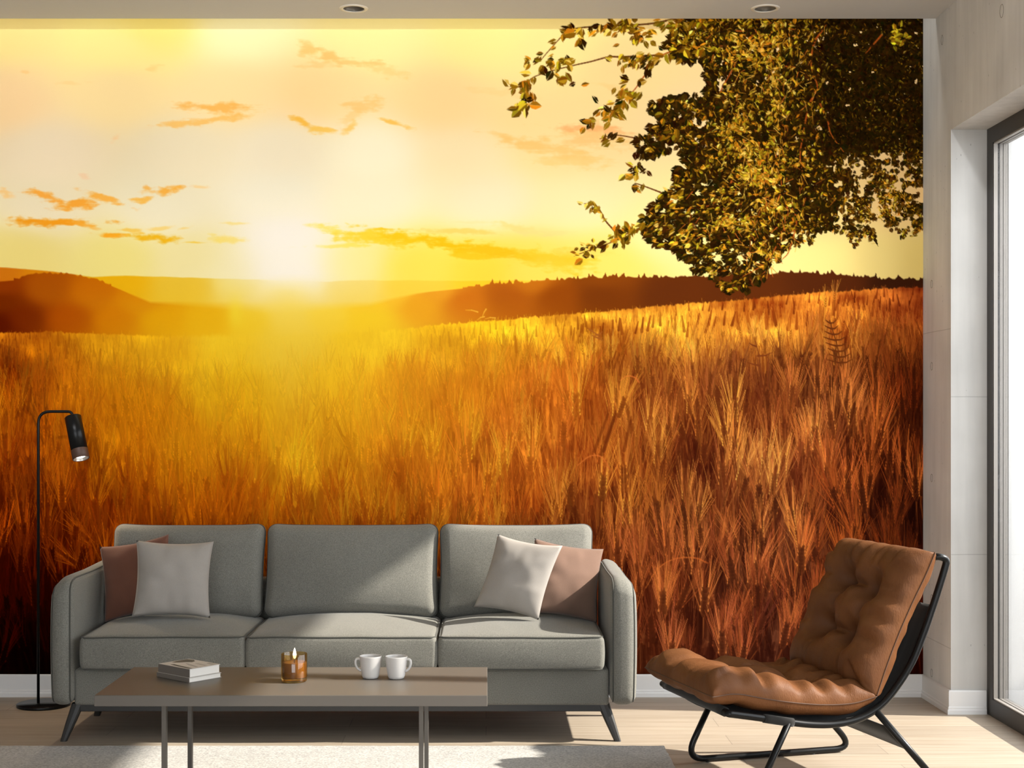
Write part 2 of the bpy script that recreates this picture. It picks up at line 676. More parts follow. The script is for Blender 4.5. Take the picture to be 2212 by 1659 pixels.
# ceiling slab stops short of the back wall and leaves a lighting slot
slab = link_mesh('ceiling', *box(XL, XR, YB, -0.19, ZC, ZT), M_CEIL, smooth=False)
DL = [(-0.583, -0.354), (1.231, -0.354)]
for dx, dy in DL:
    cv = moved(lathe([(0.050, -0.05), (0.050, 0.12)], 40, True, True), (dx, dy, ZC))
    cutter = link_mesh('cutter', *cv, M_CEIL)
    bo = slab.modifiers.new('hole', 'BOOLEAN')
    bo.object = cutter
    bo.operation = 'DIFFERENCE'
    bo.solver = 'EXACT'
    bpy.context.view_layer.update()
    new_me = bpy.data.meshes.new_from_object(slab.evaluated_get(bpy.context.evaluated_depsgraph_get()))
    slab.modifiers.clear()
    slab.data = new_me
    bpy.data.objects.remove(cutter)
struct(slab)
struct(link_mesh('trim_1', *box(XL, XR, -0.19, 0.0, ZT - 0.03, ZT), M_CEIL, smooth=False))

# baseboards with a stepped profile
BB = [(0.0, 0.0), (0.020, 0.0), (0.020, 0.018), (0.016, 0.022), (0.016, 0.030), (0.013, 0.034), (0.013, 0.098), (0.010, 0.104), (0.0, 0.104)]


def baseboard(name, path, normal_side):
    """sweep the profile along a horizontal polyline, mitred at the corners."""
    P = [Vector((p[0], p[1], 0)) for p in path]
    V, Fc = [], []
    n = len(BB)
    for i, p in enumerate(P):
        ds = []
        if i > 0:
            ds.append((P[i] - P[i - 1]).normalized())
        if i < len(P) - 1:
            ds.append((P[i + 1] - P[i]).normalized())
        ns = [Vector((-d.y, d.x, 0)) * normal_side for d in ds]
        if len(ns) == 2:
            nn = (ns[0] + ns[1])
            nn = nn / nn.dot(ns[0])
        else:
            nn = ns[0]
        for o, z in BB:
            V.append(p + nn * o + Vector((0, 0, z)))
    for i in range(len(P) - 1):
        for k in range(n - 1):
            Fc.append((i * n + k, i * n + k + 1, (i + 1) * n + k + 1, (i + 1) * n + k))
    Fc.append(tuple(range(n)))
    Fc.append(tuple(range((len(P) - 1) * n, len(P) * n)))
    return struct(link_mesh(name, V, Fc, M_TRIM, smooth=False))


baseboard('baseboard_back', [(XL, -0.0135), (XR - 0.013, -0.0135)], -1)
baseboard('baseboard_right', [(XR, -0.0135), (XR, WIN_Y1), (2.185, WIN_Y1)], -1)
baseboard('baseboard_left', [(XL, YB), (XL, -0.02)], -1)

# side window: bronze sliding frame with two panes and a post
FX0, FX1 = 2.192, 2.262
fr = 0.068
win = join(box(FX0, FX1, WIN_Y1 - fr, WIN_Y1, 0, WIN_Z), box(FX0, FX1, WIN_Y0, WIN_Y0 + fr, 0, WIN_Z),
           box(FX0, FX1, WIN_Y0 + fr, WIN_Y1 - fr, 0, 0.075), box(FX0, FX1, WIN_Y0 + fr, WIN_Y1 - fr, WIN_Z - 0.07, WIN_Z))
w1 = struct(link_mesh('window_1', *win, M_FRAME, smooth=False))
post = join(box(FX0 + 0.006, FX1, -2.050, -1.955, 0.075, WIN_Z - 0.07), box(FX0 + 0.006, FX1, -3.60, -3.507, 0.075, WIN_Z - 0.07))
link_mesh('window_post', *post, M_FRAME, parent=w1, smooth=False)
ins = []
yi, zi0, zi1 = WIN_Y1 - fr, 0.075, WIN_Z - 0.07
for a, b in ((0.004, 0.021), (0.029, 0.042), (0.047, 0.064)):       # light rails of the sliding track
    x0, x1 = FX0 + a, FX0 + b
    ins += [box(x0, x1, yi - 0.006, yi, zi0, zi1), box(x0, x1, WIN_Y0 + fr, yi, zi0, zi0 + 0.006), box(x0, x1, WIN_Y0 + fr, yi, zi1 - 0.006, zi1)]
link_mesh('window_track', *join(*ins), M_TRACK, parent=w1, smooth=False)
gk = []
for a, b in ((0.021, 0.029), (0.042, 0.047)):
    x0, x1 = FX0 + a, FX0 + b
    gk += [box(x0, x1, yi - 0.0045, yi, zi0, zi1), box(x0, x1, WIN_Y0 + fr, yi, zi0, zi0 + 0.002), box(x0, x1, WIN_Y0 + fr, yi, zi1 - 0.002, zi1)]
link_mesh('window_gasket', *join(*gk), M_GASKET, parent=w1, smooth=False)
gl = join(box(FX0 + 0.022, FX0 + 0.028, -1.955, yi - 0.0046, zi0 + 0.001, zi1 - 0.001), box(FX0 + 0.022, FX0 + 0.028, -3.507, -2.050, zi0 + 0.001, zi1 - 0.001),
          box(FX0 + 0.022, FX0 + 0.028, WIN_Y0 + fr, -3.60, zi0 + 0.001, zi1 - 0.001))
link_mesh('window_pane', *gl, M_GLASS, parent=w1, smooth=False)

# terrace outside: white deck, low parapet with a cap and a white return wall
struct(link_mesh('trim_2', *box(2.264, 2.36, WIN_Y1 - 0.014, WIN_Y1 + 0.05, 0, WIN_Z), M_TRIM, smooth=False))
terr = join(box(2.36, 7.5, -9, 6, -0.16, -0.04), box(3.55, 3.70, -9, 6, -0.04, 0.78), box(3.50, 3.75, -9, 6, 0.90, 0.95))
struct(link_mesh('terrace_ground', *terr, M_EXT, smooth=False), 'white terrace with a low parapet outside the window')

# ------------------------------------------------------------------ printed wall mural (sunset over a wheat field)
# The print is flat: its drawing is laid out in print units (464 units to the metre on the wall) and covers the whole back wall.
RNG = np.random.default_rng(11)
_tab = RNG.random((256, 256))


def vnoise(x, y):
    xi, yi = np.floor(x).astype(int), np.floor(y).astype(int)
    fx, fy = x - xi, y - yi
    fx, fy = fx * fx * (3 - 2 * fx), fy * fy * (3 - 2 * fy)
    a, b = _tab[xi % 256, yi % 256], _tab[(xi + 1) % 256, yi % 256]
    c, d = _tab[xi % 256, (yi + 1) % 256], _tab[(xi + 1) % 256, (yi + 1) % 256]
    return (a * (1 - fx) + b * fx) * (1 - fy) + (c * (1 - fx) + d * fx) * fy


def fbm(x, y, o=4):
    s, a, t = 0, 0.5, 0
    for k in range(o):
        s = s + a * vnoise(x * 2 ** k + 17.3 * k, y * 2 ** k + 5.1 * k)
        t += a
        a *= 0.5
    return s / t


class Palette:
    """smooth colour field through a handful of sample colours."""

    def __init__(self, txt, s=60.0, p=2.2):
        rows = [tuple(map(float, r.replace(':', ',').split(','))) for r in txt.split()]
        a = np.array(rows)
        self.P, self.C, self.s, self.p = a[:, :2], a[:, 2:], s, p

    def __call__(self, x, y):
        x, y = np.asarray(x, float), np.asarray(y, float)
        num = np.zeros(x.shape + (3,))
        den = np.zeros(x.shape)
        for (px, py), c in zip(self.P, self.C):
            w = ((x - px) ** 2 + (1.6 * (y - py)) ** 2 + self.s ** 2) ** (-self.p)
            w = w * 1e8
            num += w[..., None] * c
            den += w
        return num / den[..., None]


def line(pts):
    a = np.array(pts, float)
    return lambda x: np.interp(x, a[:, 0], a[:, 1])


SKY = Palette('0,60:250,226,146 250,100:255,236,152 330,60:252,229,130 520,70:255,243,185 800,80:255,236,160 1050,80:255,235,150 1200,100:253,228,150 '
              '0,220:250,213,158 250,200:253,223,160 500,200:253,222,160 700,200:255,216,152 950,220:255,214,150 1150,250:252,215,148 1350,150:253,218,150 '
              '100,330:238,218,182 400,330:238,222,185 600,330:243,228,195 800,330:246,235,200 1000,340:248,226,175 1200,330:250,216,150 '
              '100,450:231,215,178 350,450:232,220,186 600,420:238,228,200 800,430:243,230,193 1050,430:243,225,182 1250,430:245,225,165 '
              '620,520:234,225,212 620,590:234,224,208 50,550:225,203,118 250,560:226,208,122 420,560:228,212,150 500,590:230,216,160 '
              '760,570:236,222,140 900,580:238,213,80 1050,590:240,205,60 1150,590:240,210,85 1300,580:247,215,100 1450,500:245,225,150 '
              '1600,560:248,225,140 1800,560:247,222,135 1900,560:230,205,125 1990,560:215,188,108 1950,440:228,188,125 1800,470:236,206,132 1500,250:250,214,155 1900,250:240,200,140')
HILLF = Palette('0,585:196,108,15 100,590:205,125,12 250,610:222,165,15 400,615:222,180,48 520,610:228,205,108 640,612:232,222,190 '
                '750,612:233,206,105 900,615:238,200,65 1050,615:245,195,40 1200,610:245,200,60 600,640:232,215,150', 30)
HILLM = Palette('0,620:135,50,3 0,650:105,32,0 100,620:160,75,5 200,630:188,98,5 300,650:202,118,5 0,700:80,12,0 50,690:105,27,0 150,690:158,60,0 250,690:194,100,0 '
                '350,690:214,140,2 450,690:218,155,10 550,690:228,190,40 620,690:232,208,105 620,660:233,212,110 700,680:236,203,65 800,660:236,192,42 800,690:236,198,40 900,660:226,152,30 '
                '1000,650:196,102,20 1100,645:165,80,15 1200,640:140,64,10 1300,640:112,50,10 1450,640:95,42,12 1600,630:90,40,12 1800,610:80,35,12 1950,610:55,25,10 '
                '1150,610:190,105,20 1300,600:130,62,12 850,640:236,180,45 950,630:226,150,35', 25)
MID = Palette('0,740:215,120,15 100,780:190,92,6 20,800:140,45,0 200,740:228,150,15 350,760:226,152,15 500,740:232,190,40 620,740:233,205,80 800,740:236,197,40 1000,720:242,185,28 '
              '1200,710:238,168,35 1400,690:238,160,42 1600,680:230,148,42 1800,670:214,120,36 1980,650:180,85,30 100,900:190,92,5 300,900:203,110,5 500,850:222,166,15 700,850:231,178,30 '
              '900,850:224,142,25 1000,870:203,104,20 1200,850:188,88,24 1400,850:142,68,26 1600,850:122,60,26 1800,850:96,46,20 1970,850:66,24,8 50,1000:160,62,4 250,1000:200,104,5 '
              '450,1000:213,130,10 700,1000:224,152,20 900,1000:205,110,20 1100,1000:205,105,30 1300,1000:168,78,26 1500,1000:118,54,24 1700,1000:128,60,28 1900,1000:84,32,11 1980,1050:38,11,5 '
              '30,1100:112,30,0 200,1100:160,62,3 500,1100:188,88,5 800,1100:190,95,12 1100,1100:186,86,20 1300,1120:118,54,20 1500,1150:88,42,21 1700,1150:82,38,21 1900,1150:70,29,15 '
              '30,1250:66,8,0 90,1250:66,6,0 200,1200:120,32,0 1400,1250:118,54,25 1600,1250:80,38,21 1750,1300:88,42,25 1980,1300:86,28,10 30,1400:14,2,0 100,1380:26,3,0 '
              '1450,1380:112,55,28 1600,1380:96,48,31 1980,1400:56,14,5')
LIGHT = Palette('0,740:234,152,25 600,740:238,216,95 1000,700:252,204,40 1400,690:255,190,60 1800,680:244,165,60 1980,700:208,110,35 50,900:232,135,15 300,900:236,152,15 '
                '600,900:238,188,25 900,900:240,178,30 1200,900:242,155,45 1500,900:238,148,55 1800,900:238,142,60 1980,900:196,82,25 50,1050:216,104,10 300,1050:230,132,12 '
                '700,1050:238,168,25 1000,1050:242,158,35 1300,1050:245,152,50 1600,1050:248,158,68 1900,1050:226,115,45 50,1200:196,76,5 200,1180:225,108,10 1350,1250:242,136,60 '
                '1600,1250:228,126,60 1900,1200:214,108,40 30,1330:120,16,0 90,1400:66,7,0 1450,1400:236,130,70 1700,1400:222,116,60 1980,1400:156,56,15', 80)

ridge_far = line([(-300, 572), (0, 576), (40, 579), (120, 586), (200, 597), (270, 594), (340, 597), (450, 600), (560, 603), (700, 607), (800, 604), (900, 605), (1000, 606), (1100, 604), (1200, 606), (2100, 640)])
ridge_left = line([(-300, 612), (0, 607), (36, 604), (60, 597), (90, 591), (140, 592), (190, 600), (230, 612), (280, 633), (325, 650), (800, 651), (850, 641), (900, 632), (1000, 622), (1040, 616), (1100, 612),
                   (1150, 606), (1200, 602), (1300, 598), (1400, 598), (1500, 597), (1600, 593), (1680, 588), (1740, 588), (1800, 592), (1850, 597), (1900, 600), (1960, 603), (2100, 606)])
field_top = line([(-300, 720), (0, 719), (100, 716), (200, 721), (350, 725), (500, 722), (700, 718), (900, 708), (950, 701), (1100, 689), (1200, 681), (1300, 673), (1400, 663), (1500, 655), (1600, 648),
                  (1700, 637), (1800, 630), (1900, 624), (2100, 616)])

# cx, cy, half length, half height, slope, colour, strength
CLOUDS = [
    (465, 234, 75, 11, 0.02, (248, 183, 88), 0.95), (445, 260, 105, 8, -0.12, (248, 192, 100), 0.9), (652, 264, 26, 9, 0.45, (247, 188, 75), 1.0),
    (690, 281, 32, 9, 0.05, (247, 195, 85), 0.9), (755, 276, 18, 12, -0.4, (248, 196, 95), 0.8), (852, 266, 36, 6, 0.32, (246, 190, 85), 0.95),
    (670, 108, 22, 20, 0.2, (255, 196, 112), 0.8), (712, 122, 30, 13, 0.65, (255, 190, 105), 0.8), (770, 135, 75, 9, 0.08, (255, 197, 115), 0.8), (690, 140, 60, 10, 0.0, (255, 200, 125), 0.6),
    (830, 150, 50, 14, 0.2, (255, 200, 120), 0.5), (785, 228, 40, 14, -0.1, (255, 194, 112), 0.7), (760, 252, 30, 16, -0.5, (255, 200, 122), 0.55),
    (14, 420, 16, 10, 0.3, (244, 190, 110), 0.7), (95, 424, 42, 10, 0.25, (240, 164, 62), 1.0), (165, 440, 45, 11, -0.15, (238, 160, 52), 1.0), (225, 430, 50, 8, 0.33, (240, 170, 66), 0.95),
    (305, 432, 22, 6, -0.1, (240, 178, 70), 0.9), (362, 410, 50, 10, -0.08, (240, 172, 68), 1.0), (318, 408, 10, 6, 0.2, (240, 170, 66), 0.8), (430, 404, 20, 4, 0.0, (240, 196, 120), 0.6),
    (110, 479, 95, 8, 0.03, (234, 150, 28), 1.15), (180, 486, 28, 5, 0.2, (236, 160, 45), 0.8), (240, 508, 40, 5, 0.04, (236, 160, 35), 1.1), (345, 517, 62, 9, 0.08, (228, 172, 28), 1.15), (420, 524, 30, 3, 0.0, (232, 190, 60), 0.8),
    (285, 499, 22, 5, 0.1, (234, 185, 70), 0.8), (350, 494, 28, 5, -0.1, (236, 196, 95), 0.7), (400, 493, 20, 4, -0.2, (236, 196, 95), 0.6), (490, 517, 42, 8, 0.05, (235, 205, 88), 0.8), (505, 483, 28, 3, 0, (236, 205, 100), 0.6),
    (250, 298, 12, 8, -0.4, (246, 200, 140), 0.6), (182, 381, 12, 6, 0.3, (240, 196, 150), 0.6), (332, 146, 20, 9, -0.15, (252, 210, 130), 0.6), (55, 157, 10, 5, 0.1, (250, 195, 120), 0.5), (150, 180, 30, 5, 0, (250, 205, 130), 0.4),
    (720, 496, 50, 10, 0.15, (236, 212, 80), 0.9), (800, 512, 75, 17, 0.12, (236, 202, 52), 1.1), (890, 518, 80, 15, 0.14, (240, 190, 28), 1.15), (980, 530, 80, 14, 0.16, (241, 182, 22), 1.2),
    (1090, 544, 95, 13, 0.1, (242, 182, 26), 1.1), (1190, 560, 90, 20, 0.12, (243, 190, 40), 0.8), (740, 531, 75, 4, 0.0, (238, 212, 70), 0.8), (1015, 553, 38, 6, 0.1, (241, 188, 32), 0.9), (1240, 545, 70, 8, 0.05, (245, 200, 80), 0.55),
    (985, 501, 65, 7, 0.03, (245, 198, 92), 0.8), (1120, 494, 55, 9, 0.2, (248, 208, 120), 0.75), (1180, 502, 70, 8, 0.0, (248, 210, 130), 0.5), (1010, 480, 70, 3, 0, (248, 215, 140), 0.4),
    (1110, 300, 70, 10, 0.25, (250, 196, 112), 0.55), (1190, 322, 100, 16, 0.2, (250, 192, 108), 0.7), (1280, 300, 80, 26, 0.15, (250, 190, 112), 0.7), (1265, 276, 70, 10, 0.02, (249, 172, 105), 0.75), (1330, 286, 50, 8, 0.15, (249, 178, 110), 0.6),
    (1250, 345, 100, 16, 0.0, (250, 198, 115), 0.6), (1330, 190, 60, 6, 0.25, (252, 200, 120), 0.3), (1080, 200, 90, 8, 0.12, (254, 204, 130), 0.3)]

# The picture is composed on a fine grid (the print dots of the paper) and every grid point becomes a vertex of the mural.
G = 1.35
X0, Y0, X1, Y1 = -500.0, 20.0, 1998.0, 1464.0
W_, H_ = int((X1 - X0) / G) + 1, int((Y1 - Y0) / G) + 1
gx, gy = X0 + np.arange(W_) * (X1 - X0) / (W_ - 1), Y0 + np.arange(H_) * (Y1 - Y0) / (H_ - 1)
GX, GY = np.meshgrid(gx, gy)


def lowres(pal, st=8):
    """evaluate a palette on a coarse grid and enlarge it smoothly."""
    cx, cy = np.linspace(X0, X1, int((X1 - X0) / st)), np.linspace(Y0, Y1, int((Y1 - Y0) / st))
    A = pal(*np.meshgrid(cx, cy))
    fx, fy = (gx - X0) / (X1 - X0) * (len(cx) - 1), (gy - Y0) / (Y1 - Y0) * (len(cy) - 1)
    i, j = np.clip(fx.astype(int), 0, len(cx) - 2), np.clip(fy.astype(int), 0, len(cy) - 2)
    u, v = (fx - i)[None, :, None], (fy - j)[:, None, None]
    a, b = A[j][:, i], A[j][:, i + 1]
    c, d = A[j + 1][:, i], A[j + 1][:, i + 1]
    return (a * (1 - u) + b * u) * (1 - v) + (c * (1 - u) + d * u) * v


def over(im, mask, col):
    m = np.clip(mask, 0, 1)[..., None]
    return im * (1 - m) + col * m


n_a = fbm(GX / 34 + 3, GY / 15 + 9, 5) - 0.5
n_b = fbm(GX / 11 + 40, GY / 6 + 2, 4) - 0.5
n_c = fbm(GX / 70 + 13, GY / 5 + 7, 4) - 0.5
w_u, w_v = fbm(GX / 28 + 60, GY / 18 + 30, 4) - 0.5, fbm(GX / 24 + 90, GY / 16 + 70, 4) - 0.5
C = lowres(SKY)
for cx, cy, a, b, sl, c, k in CLOUDS:
    j0, j1 = np.searchsorted(gy, cy - 3.2 * b - abs(sl) * a * 2 - 6), np.searchsorted(gy, cy + 3.2 * b + abs(sl) * a * 2 + 6)
    i0, i1 = np.searchsorted(gx, cx - 2.3 * a), np.searchsorted(gx, cx + 2.3 * a)
    S = np.s_[j0:j1, i0:i1]
    u = (GX[S] - cx) / a + w_u[S] * 0.7
    v = (GY[S] - cy - sl * (GX[S] - cx)) / b + w_v[S] * 1.5
    d = np.sqrt(u * u + v * v) + n_a[S] * 1.3 + n_b[S] * 0.7 + n_c[S] * 0.8
    m = np.clip((1.35 - d) / 1.05, 0, 1)
    m = (m * m * (3 - 2 * m) * min(1.0, k))[..., None]
    C[S] = C[S] * (1 - m) + np.array(c) * m
del n_a, n_b, n_c, w_u, w_v

wob = fbm(GX[:1] / 40, GX[:1] * 0 + 2.5, 4) - 0.5
C = over(C, (GY - ridge_far(GX[:1]) + wob * 3) / 2.5, lowres(HILLF))
x1 = GX[:1]
trees = np.where(x1 > 1000, 1, 0) * ((vnoise(x1 / 4.0, x1 * 0 + 3.3) ** 3) * 12 + (vnoise(x1 / 16.0, x1 * 0 + 8.3) - 0.5) * 6) + np.where((x1 > 30) & (x1 < 240), 1, 0) * vnoise(x1 / 6.0, x1 * 0 + 1.3) * 6
veil = np.clip(1 - np.abs(x1 - 600) / 330, 0, 1)
C = over(C, (GY - ridge_left(x1) + trees) / (2.5 + 26 * veil), lowres(HILLM))
midc = lowres(MID)
big = fbm(GX / 80 + 2, GY / 38 + 7, 4) - 0.5
fine = fbm(GX / 6 + 5, GY / 30 + 1, 4) - 0.5
sun_d = np.hypot(GX - 610, GY - 640)
con = np.clip((sun_d - 110) / 560, 0.05, 1.0)
fld = midc * np.clip(1 + ((1.5 * big + 0.55 * fine) * con)[..., None] * np.array([0.72, 1.15, 1.25]), 0.1, 1.5)
C = over(C, (GY - field_top(x1) + (vnoise(x1 / 4.0, x1 * 0 + 5.5) - 0.3) * 7) / (3.0 + 10 * veil), fld)
C = np.clip(C, 0, 255)
LGT = lowres(LIGHT)
BIG = big.copy()
del fine, fld, big


def put_shape(S, cov, col):
    """lay a colour over the window S of the picture with coverage cov."""
    m = cov[..., None]
    C[S] += (col - C[S]) * m


def px_(x):
    return (x - X0) / (X1 - X0) * (W_ - 1)


def py_(y):
    return (y - Y0) / (Y1 - Y0) * (H_ - 1)


IDX, IDY = np.arange(W_, dtype=float), np.arange(H_, dtype=float)


def cap(xa, ya, xb, yb, wa, wb, ca, cb=None, al=1.0):
    """soft edged tapering stroke between two points."""
    xa, ya, xb, yb = px_(xa), py_(ya), px_(xb), py_(yb)
    ha, hb = wa / G / 2, wb / G / 2
    r = max(ha, hb) + 1
    i0, i1 = max(0, int(min(xa, xb) - r)), min(W_, int(max(xa, xb) + r) + 2)
    j0, j1 = max(0, int(min(ya, yb) - r)), min(H_, int(max(ya, yb) + r) + 2)
    if i0 >= i1 or j0 >= j1:
        return
    S = np.s_[j0:j1, i0:i1]
    dx, dy = xb - xa, yb - ya
    L2 = dx * dx + dy * dy + 1e-9
    PX, PY = IDX[i0:i1][None, :] - xa, IDY[j0:j1][:, None] - ya
    t = np.clip((PX * dx + PY * dy) / L2, 0, 1)
    d = np.hypot(PX - t * dx, PY - t * dy)
    cov = np.clip(ha + (hb - ha) * t - d + 0.5, 0, 1) * al
    col = ca if cb is None else ca + (cb - ca) * t[..., None]
    put_shape(S, cov, col)


def stroke(path, w0, w1, c0, c1, al=1.0):
    n = len(path) - 1
    c0, c1 = np.asarray(c0, float), np.asarray(c1, float)
    for i in range(n):
        a, b = i / n, (i + 1) / n
        cap(*path[i], *path[i + 1], w0 + (w1 - w0) * a, w0 + (w1 - w0) * b, c0 + (c1 - c0) * a, c0 + (c1 - c0) * b, al)


def convex(pts, col, al=1.0):
    """soft edged convex polygon."""
    P = np.stack([px_(pts[:, 0]), py_(pts[:, 1])], 1)
    i0, j0 = np.maximum(0, P.min(0).astype(int) - 1)
    i1, j1 = np.minimum((W_, H_), P.max(0).astype(int) + 3)
    if i0 >= i1 or j0 >= j1:
        return
    S = np.s_[j0:j1, i0:i1]
    Q = np.roll(P, -1, 0)
    if ((P[:, 0] * Q[:, 1] - Q[:, 0] * P[:, 1]).sum()) < 0:
        P, Q = P[::-1], np.roll(P[::-1], -1, 0)
    E = Q - P
    ln = np.hypot(E[:, 0], E[:, 1]) + 1e-9
    nx_, ny_ = -E[:, 1] / ln, E[:, 0] / ln
    d = nx_[:, None, None] * (IDX[i0:i1][None, None, :] - P[:, 0, None, None]) + ny_[:, None, None] * (IDY[j0:j1][None, :, None] - P[:, 1, None, None])
    put_shape(S, np.clip(d.min(0) + 0.5, 0, 1) * al, np.asarray(col, float))


def at(A, x, y):
    return A[min(H_ - 1, max(0, int(py_(y)))), min(W_ - 1, max(0, int(px_(x))))]


rnd = random.Random(5)


def contrast(x, y):
    return max(0.05, min(1, (math.hypot(x - 610, y - 640) - 110) / 560))


def size_at(dy):
    return 13 + 95 * min(1, dy / 260) ** 0.85


BASE = C.copy()


def blades(y0, y1, count):
    """loose stalks and awns that give the crop its streaky texture."""
    for _ in range(count):
        x, y = rnd.uniform(-495, 1998), rnd.uniform(y0, y1)
        dy = y - field_top(x)
        if dy < 4:
            continue
        s = size_at(dy)
        b, lc, k = at(BASE, x, y), at(LGT, x, y), contrast(x, y)
        if rnd.random() < 0.42:
            c = b * (1 - np.array([0.40, 0.64, 0.7]) * k * rnd.random())
        else:
            c = b + (lc - b) * (0.06 + 0.6 * rnd.random() ** 2.2) * (0.25 + 0.75 * k)
        an, ln = rnd.gauss(0, 0.17), s * rnd.uniform(0.3, 0.9)
        cap(x, y, x + math.sin(an) * ln, y - math.cos(an) * ln, (0.9 + 0.9 * min(1, dy / 300)) * rnd.uniform(0.7, 1.4), 0.5, c * 0.92, c, rnd.uniform(0.4, 0.9))


def ear(x, y, s, lean, bright):
    """one bearded wheat ear with its foot at x, y."""
    mc, lc, bgc, k = at(midc, x, y), at(LGT, x, y - s * 0.4), at(BASE, x, y), contrast(x, y)
    hi = np.clip(np.maximum(bgc + (lc * np.array([bright ** 0.75, bright, bright ** 1.05]) - bgc) * (0.30 + 0.70 * k), bgc * 1.04), 0, 252)
    lo = np.clip(bgc + (mc * np.array([0.62, 0.50, 0.44]) - bgc) * (0.85 * k), 0, 255)
    dk = np.clip(bgc * (1 - np.array([0.42, 0.58, 0.62]) * k), 0, 255)
    ca, sa = math.cos(lean), math.sin(lean)

    def tr(u, v):
        return (x + u * ca + v * sa, y + u * sa - v * ca)
    # shade between the stalks below the ear, then the stalk
    for _ in range(5):
        u = rnd.gauss(0, 0.16) * s
        cap(*tr(u, rnd.uniform(-0.1, 0.15) * s), *tr(u * 1.2, -rnd.uniform(0.5, 0.95) * s), 0.05 * s, 0.08 * s, dk, dk, 0.5)
    cap(*tr(0, 0), *tr(rnd.gauss(0, .06) * s, -0.7 * s), 0.028 * s, 0.022 * s, lo * 0.5 + hi * 0.5, bgc, 0.8)
    Lb = 0.46 * s
    # glow of the beard
    cap(*tr(0, Lb * 0.35), *tr(0, Lb + 0.28 * s), 0.26 * s, 0.42 * s, hi, hi, 0.05)
    na = int(22 + 14 * rnd.random()) if s > 50 else 9
    for i in range(na):
        v0 = Lb * rnd.uniform(0.0, 1.0)
        side = rnd.choice((-1, 1))
        sp = side * (0.03 + 0.40 * rnd.random() ** 1.3) * (1.15 - 0.55 * v0 / Lb)
        ln = s * rnd.uniform(0.42, 0.80)
        u0 = side * 0.035 * s
        cc = np.clip(hi * rnd.uniform(0.75, 1.06) * np.array([1, rnd.uniform(0.88, 1.05), rnd.uniform(0.9, 1.1)]), 0, 252)
        cap(*tr(u0, v0), *tr(u0 + math.sin(sp) * ln, v0 + math.cos(sp) * ln), max(1.1, 0.0125 * s), 0.6, cc * 0.92, cc, rnd.uniform(0.6, 0.95))
    n = 8 if s > 50 else 4
    for i in range(n):
        v0 = Lb * i / n
        g = 0.055 * s * (1 - 0.3 * i / n)
        for side in (-1, 1):
            body = lo * rnd.uniform(0.55, 0.8) + hi * rnd.uniform(0.22, 0.42)
            a, b = (side * 0.012 * s, v0), (side * (0.012 * s + g), v0 + 0.095 * s)
            cap(*tr(*a), *tr(*b), 0.055 * s, 0.03 * s, lo * 0.7 + body * 0.3, body, 0.9)
            if rnd.random() < 0.7:
                cap(*tr(b[0], b[1] - 0.012 * s), *tr(b[0] * 1.04, b[1] + 0.018 * s), 0.020 * s, 0.012 * s, np.clip(hi * 1.1, 0, 253), None, 0.8)


HERO = [(1585, 920, 120, 0.02, 1.10), (1330, 930, 125, 0.03, 1.05), (1245, 905, 120, -0.02, 1.05), (1205, 1120, 120, 0.05, 1.0), (1352, 1140, 120, 0.02, 1.05), (1765, 980, 125, -0.1, 1.08), (1650, 1050, 130, 0.05, 1.08),
        (1690, 1040, 120, 0.02, 1.06), (1840, 940, 120, 0.06, 1.02), (1890, 960, 130, 0.15, 1.02), (1890, 990, 130, 0.22, 1.05), (1955, 1060, 130, -0.05, 0.95), (1785, 1060, 120, 0.05, 1.04), (1570, 970, 110, -0.15, 1.06), (745, 1120, 120, -0.08, 1.08),
        (765, 980, 95, 0.05, 1.0), (880, 1000, 100, 0.02, 1.06), (930, 1005, 100, -0.02, 1.05), (1010, 1000, 120, 0.08, 1.06), (985, 920, 95, 0.04, 1.05), (1025, 950, 120, 0.05, 1.04), (550, 1090, 110, 0.12, 1.0), (640, 1080, 105, 0.05, 1.0),
        (135, 1100, 110, -0.03, 1.0), (100, 1170, 110, 0.05, 1.0), (200, 1130, 110, 0.15, 1.02), (95, 1030, 90, 0, 1.0), (300, 1040, 95, 0.05, 1.0), (1420, 1010, 115, 0.03, 1.06), (1445, 970, 100, 0, 0.98), (1400, 950, 105, 0.1, 1.05),
        (1520, 1330, 130, 0.06, 1.04), (1620, 1270, 130, 0.3, 1.04), (1650, 1300, 120, 0.2, 1.0), (1560, 1420, 120, 0.0, 1.06), (1430, 1330, 120, 0.0, 1.05), (1500, 1250, 120, 0.1, 1.0), (1730, 1240, 130, 0.02, 1.02), (1380, 1200, 110, -0.1, 1.0),
        (1450, 1440, 110, 0.05, 1.0), (1600, 1450, 110, 0.15, 1.0), (1690, 1400, 120, 0.2, 0.98), (175, 1225, 90, -0.95, 1.05), (205, 1180, 85, -0.8, 1.0), (1150, 1000, 110, 0, 1.05), (1120, 960, 100, 0.05, 1.0), (1060, 1060, 115, 0.1, 1.0),
        (700, 1060, 105, 0.06, 1.04), (600, 1010, 95, 0.02, 1.04), (450, 1050, 95, 0.05, 1.04), (380, 1000, 90, 0.02, 1.02), (1490, 900, 95, 0, 0.98), (1710, 880, 100, 0.05, 0.95), (1300, 1080, 115, 0.08, 1.02), (1480, 1120, 115, 0, 0.98)]
jobs = [(0.0, None)]
BANDS = [(612, 700, 4200), (680, 780, 5600), (740, 860, 5200), (820, 960, 4600), (920, 1080, 4200), (1040, 1220, 3800), (1160, 1340, 3200), (1280, 1480, 3000)]
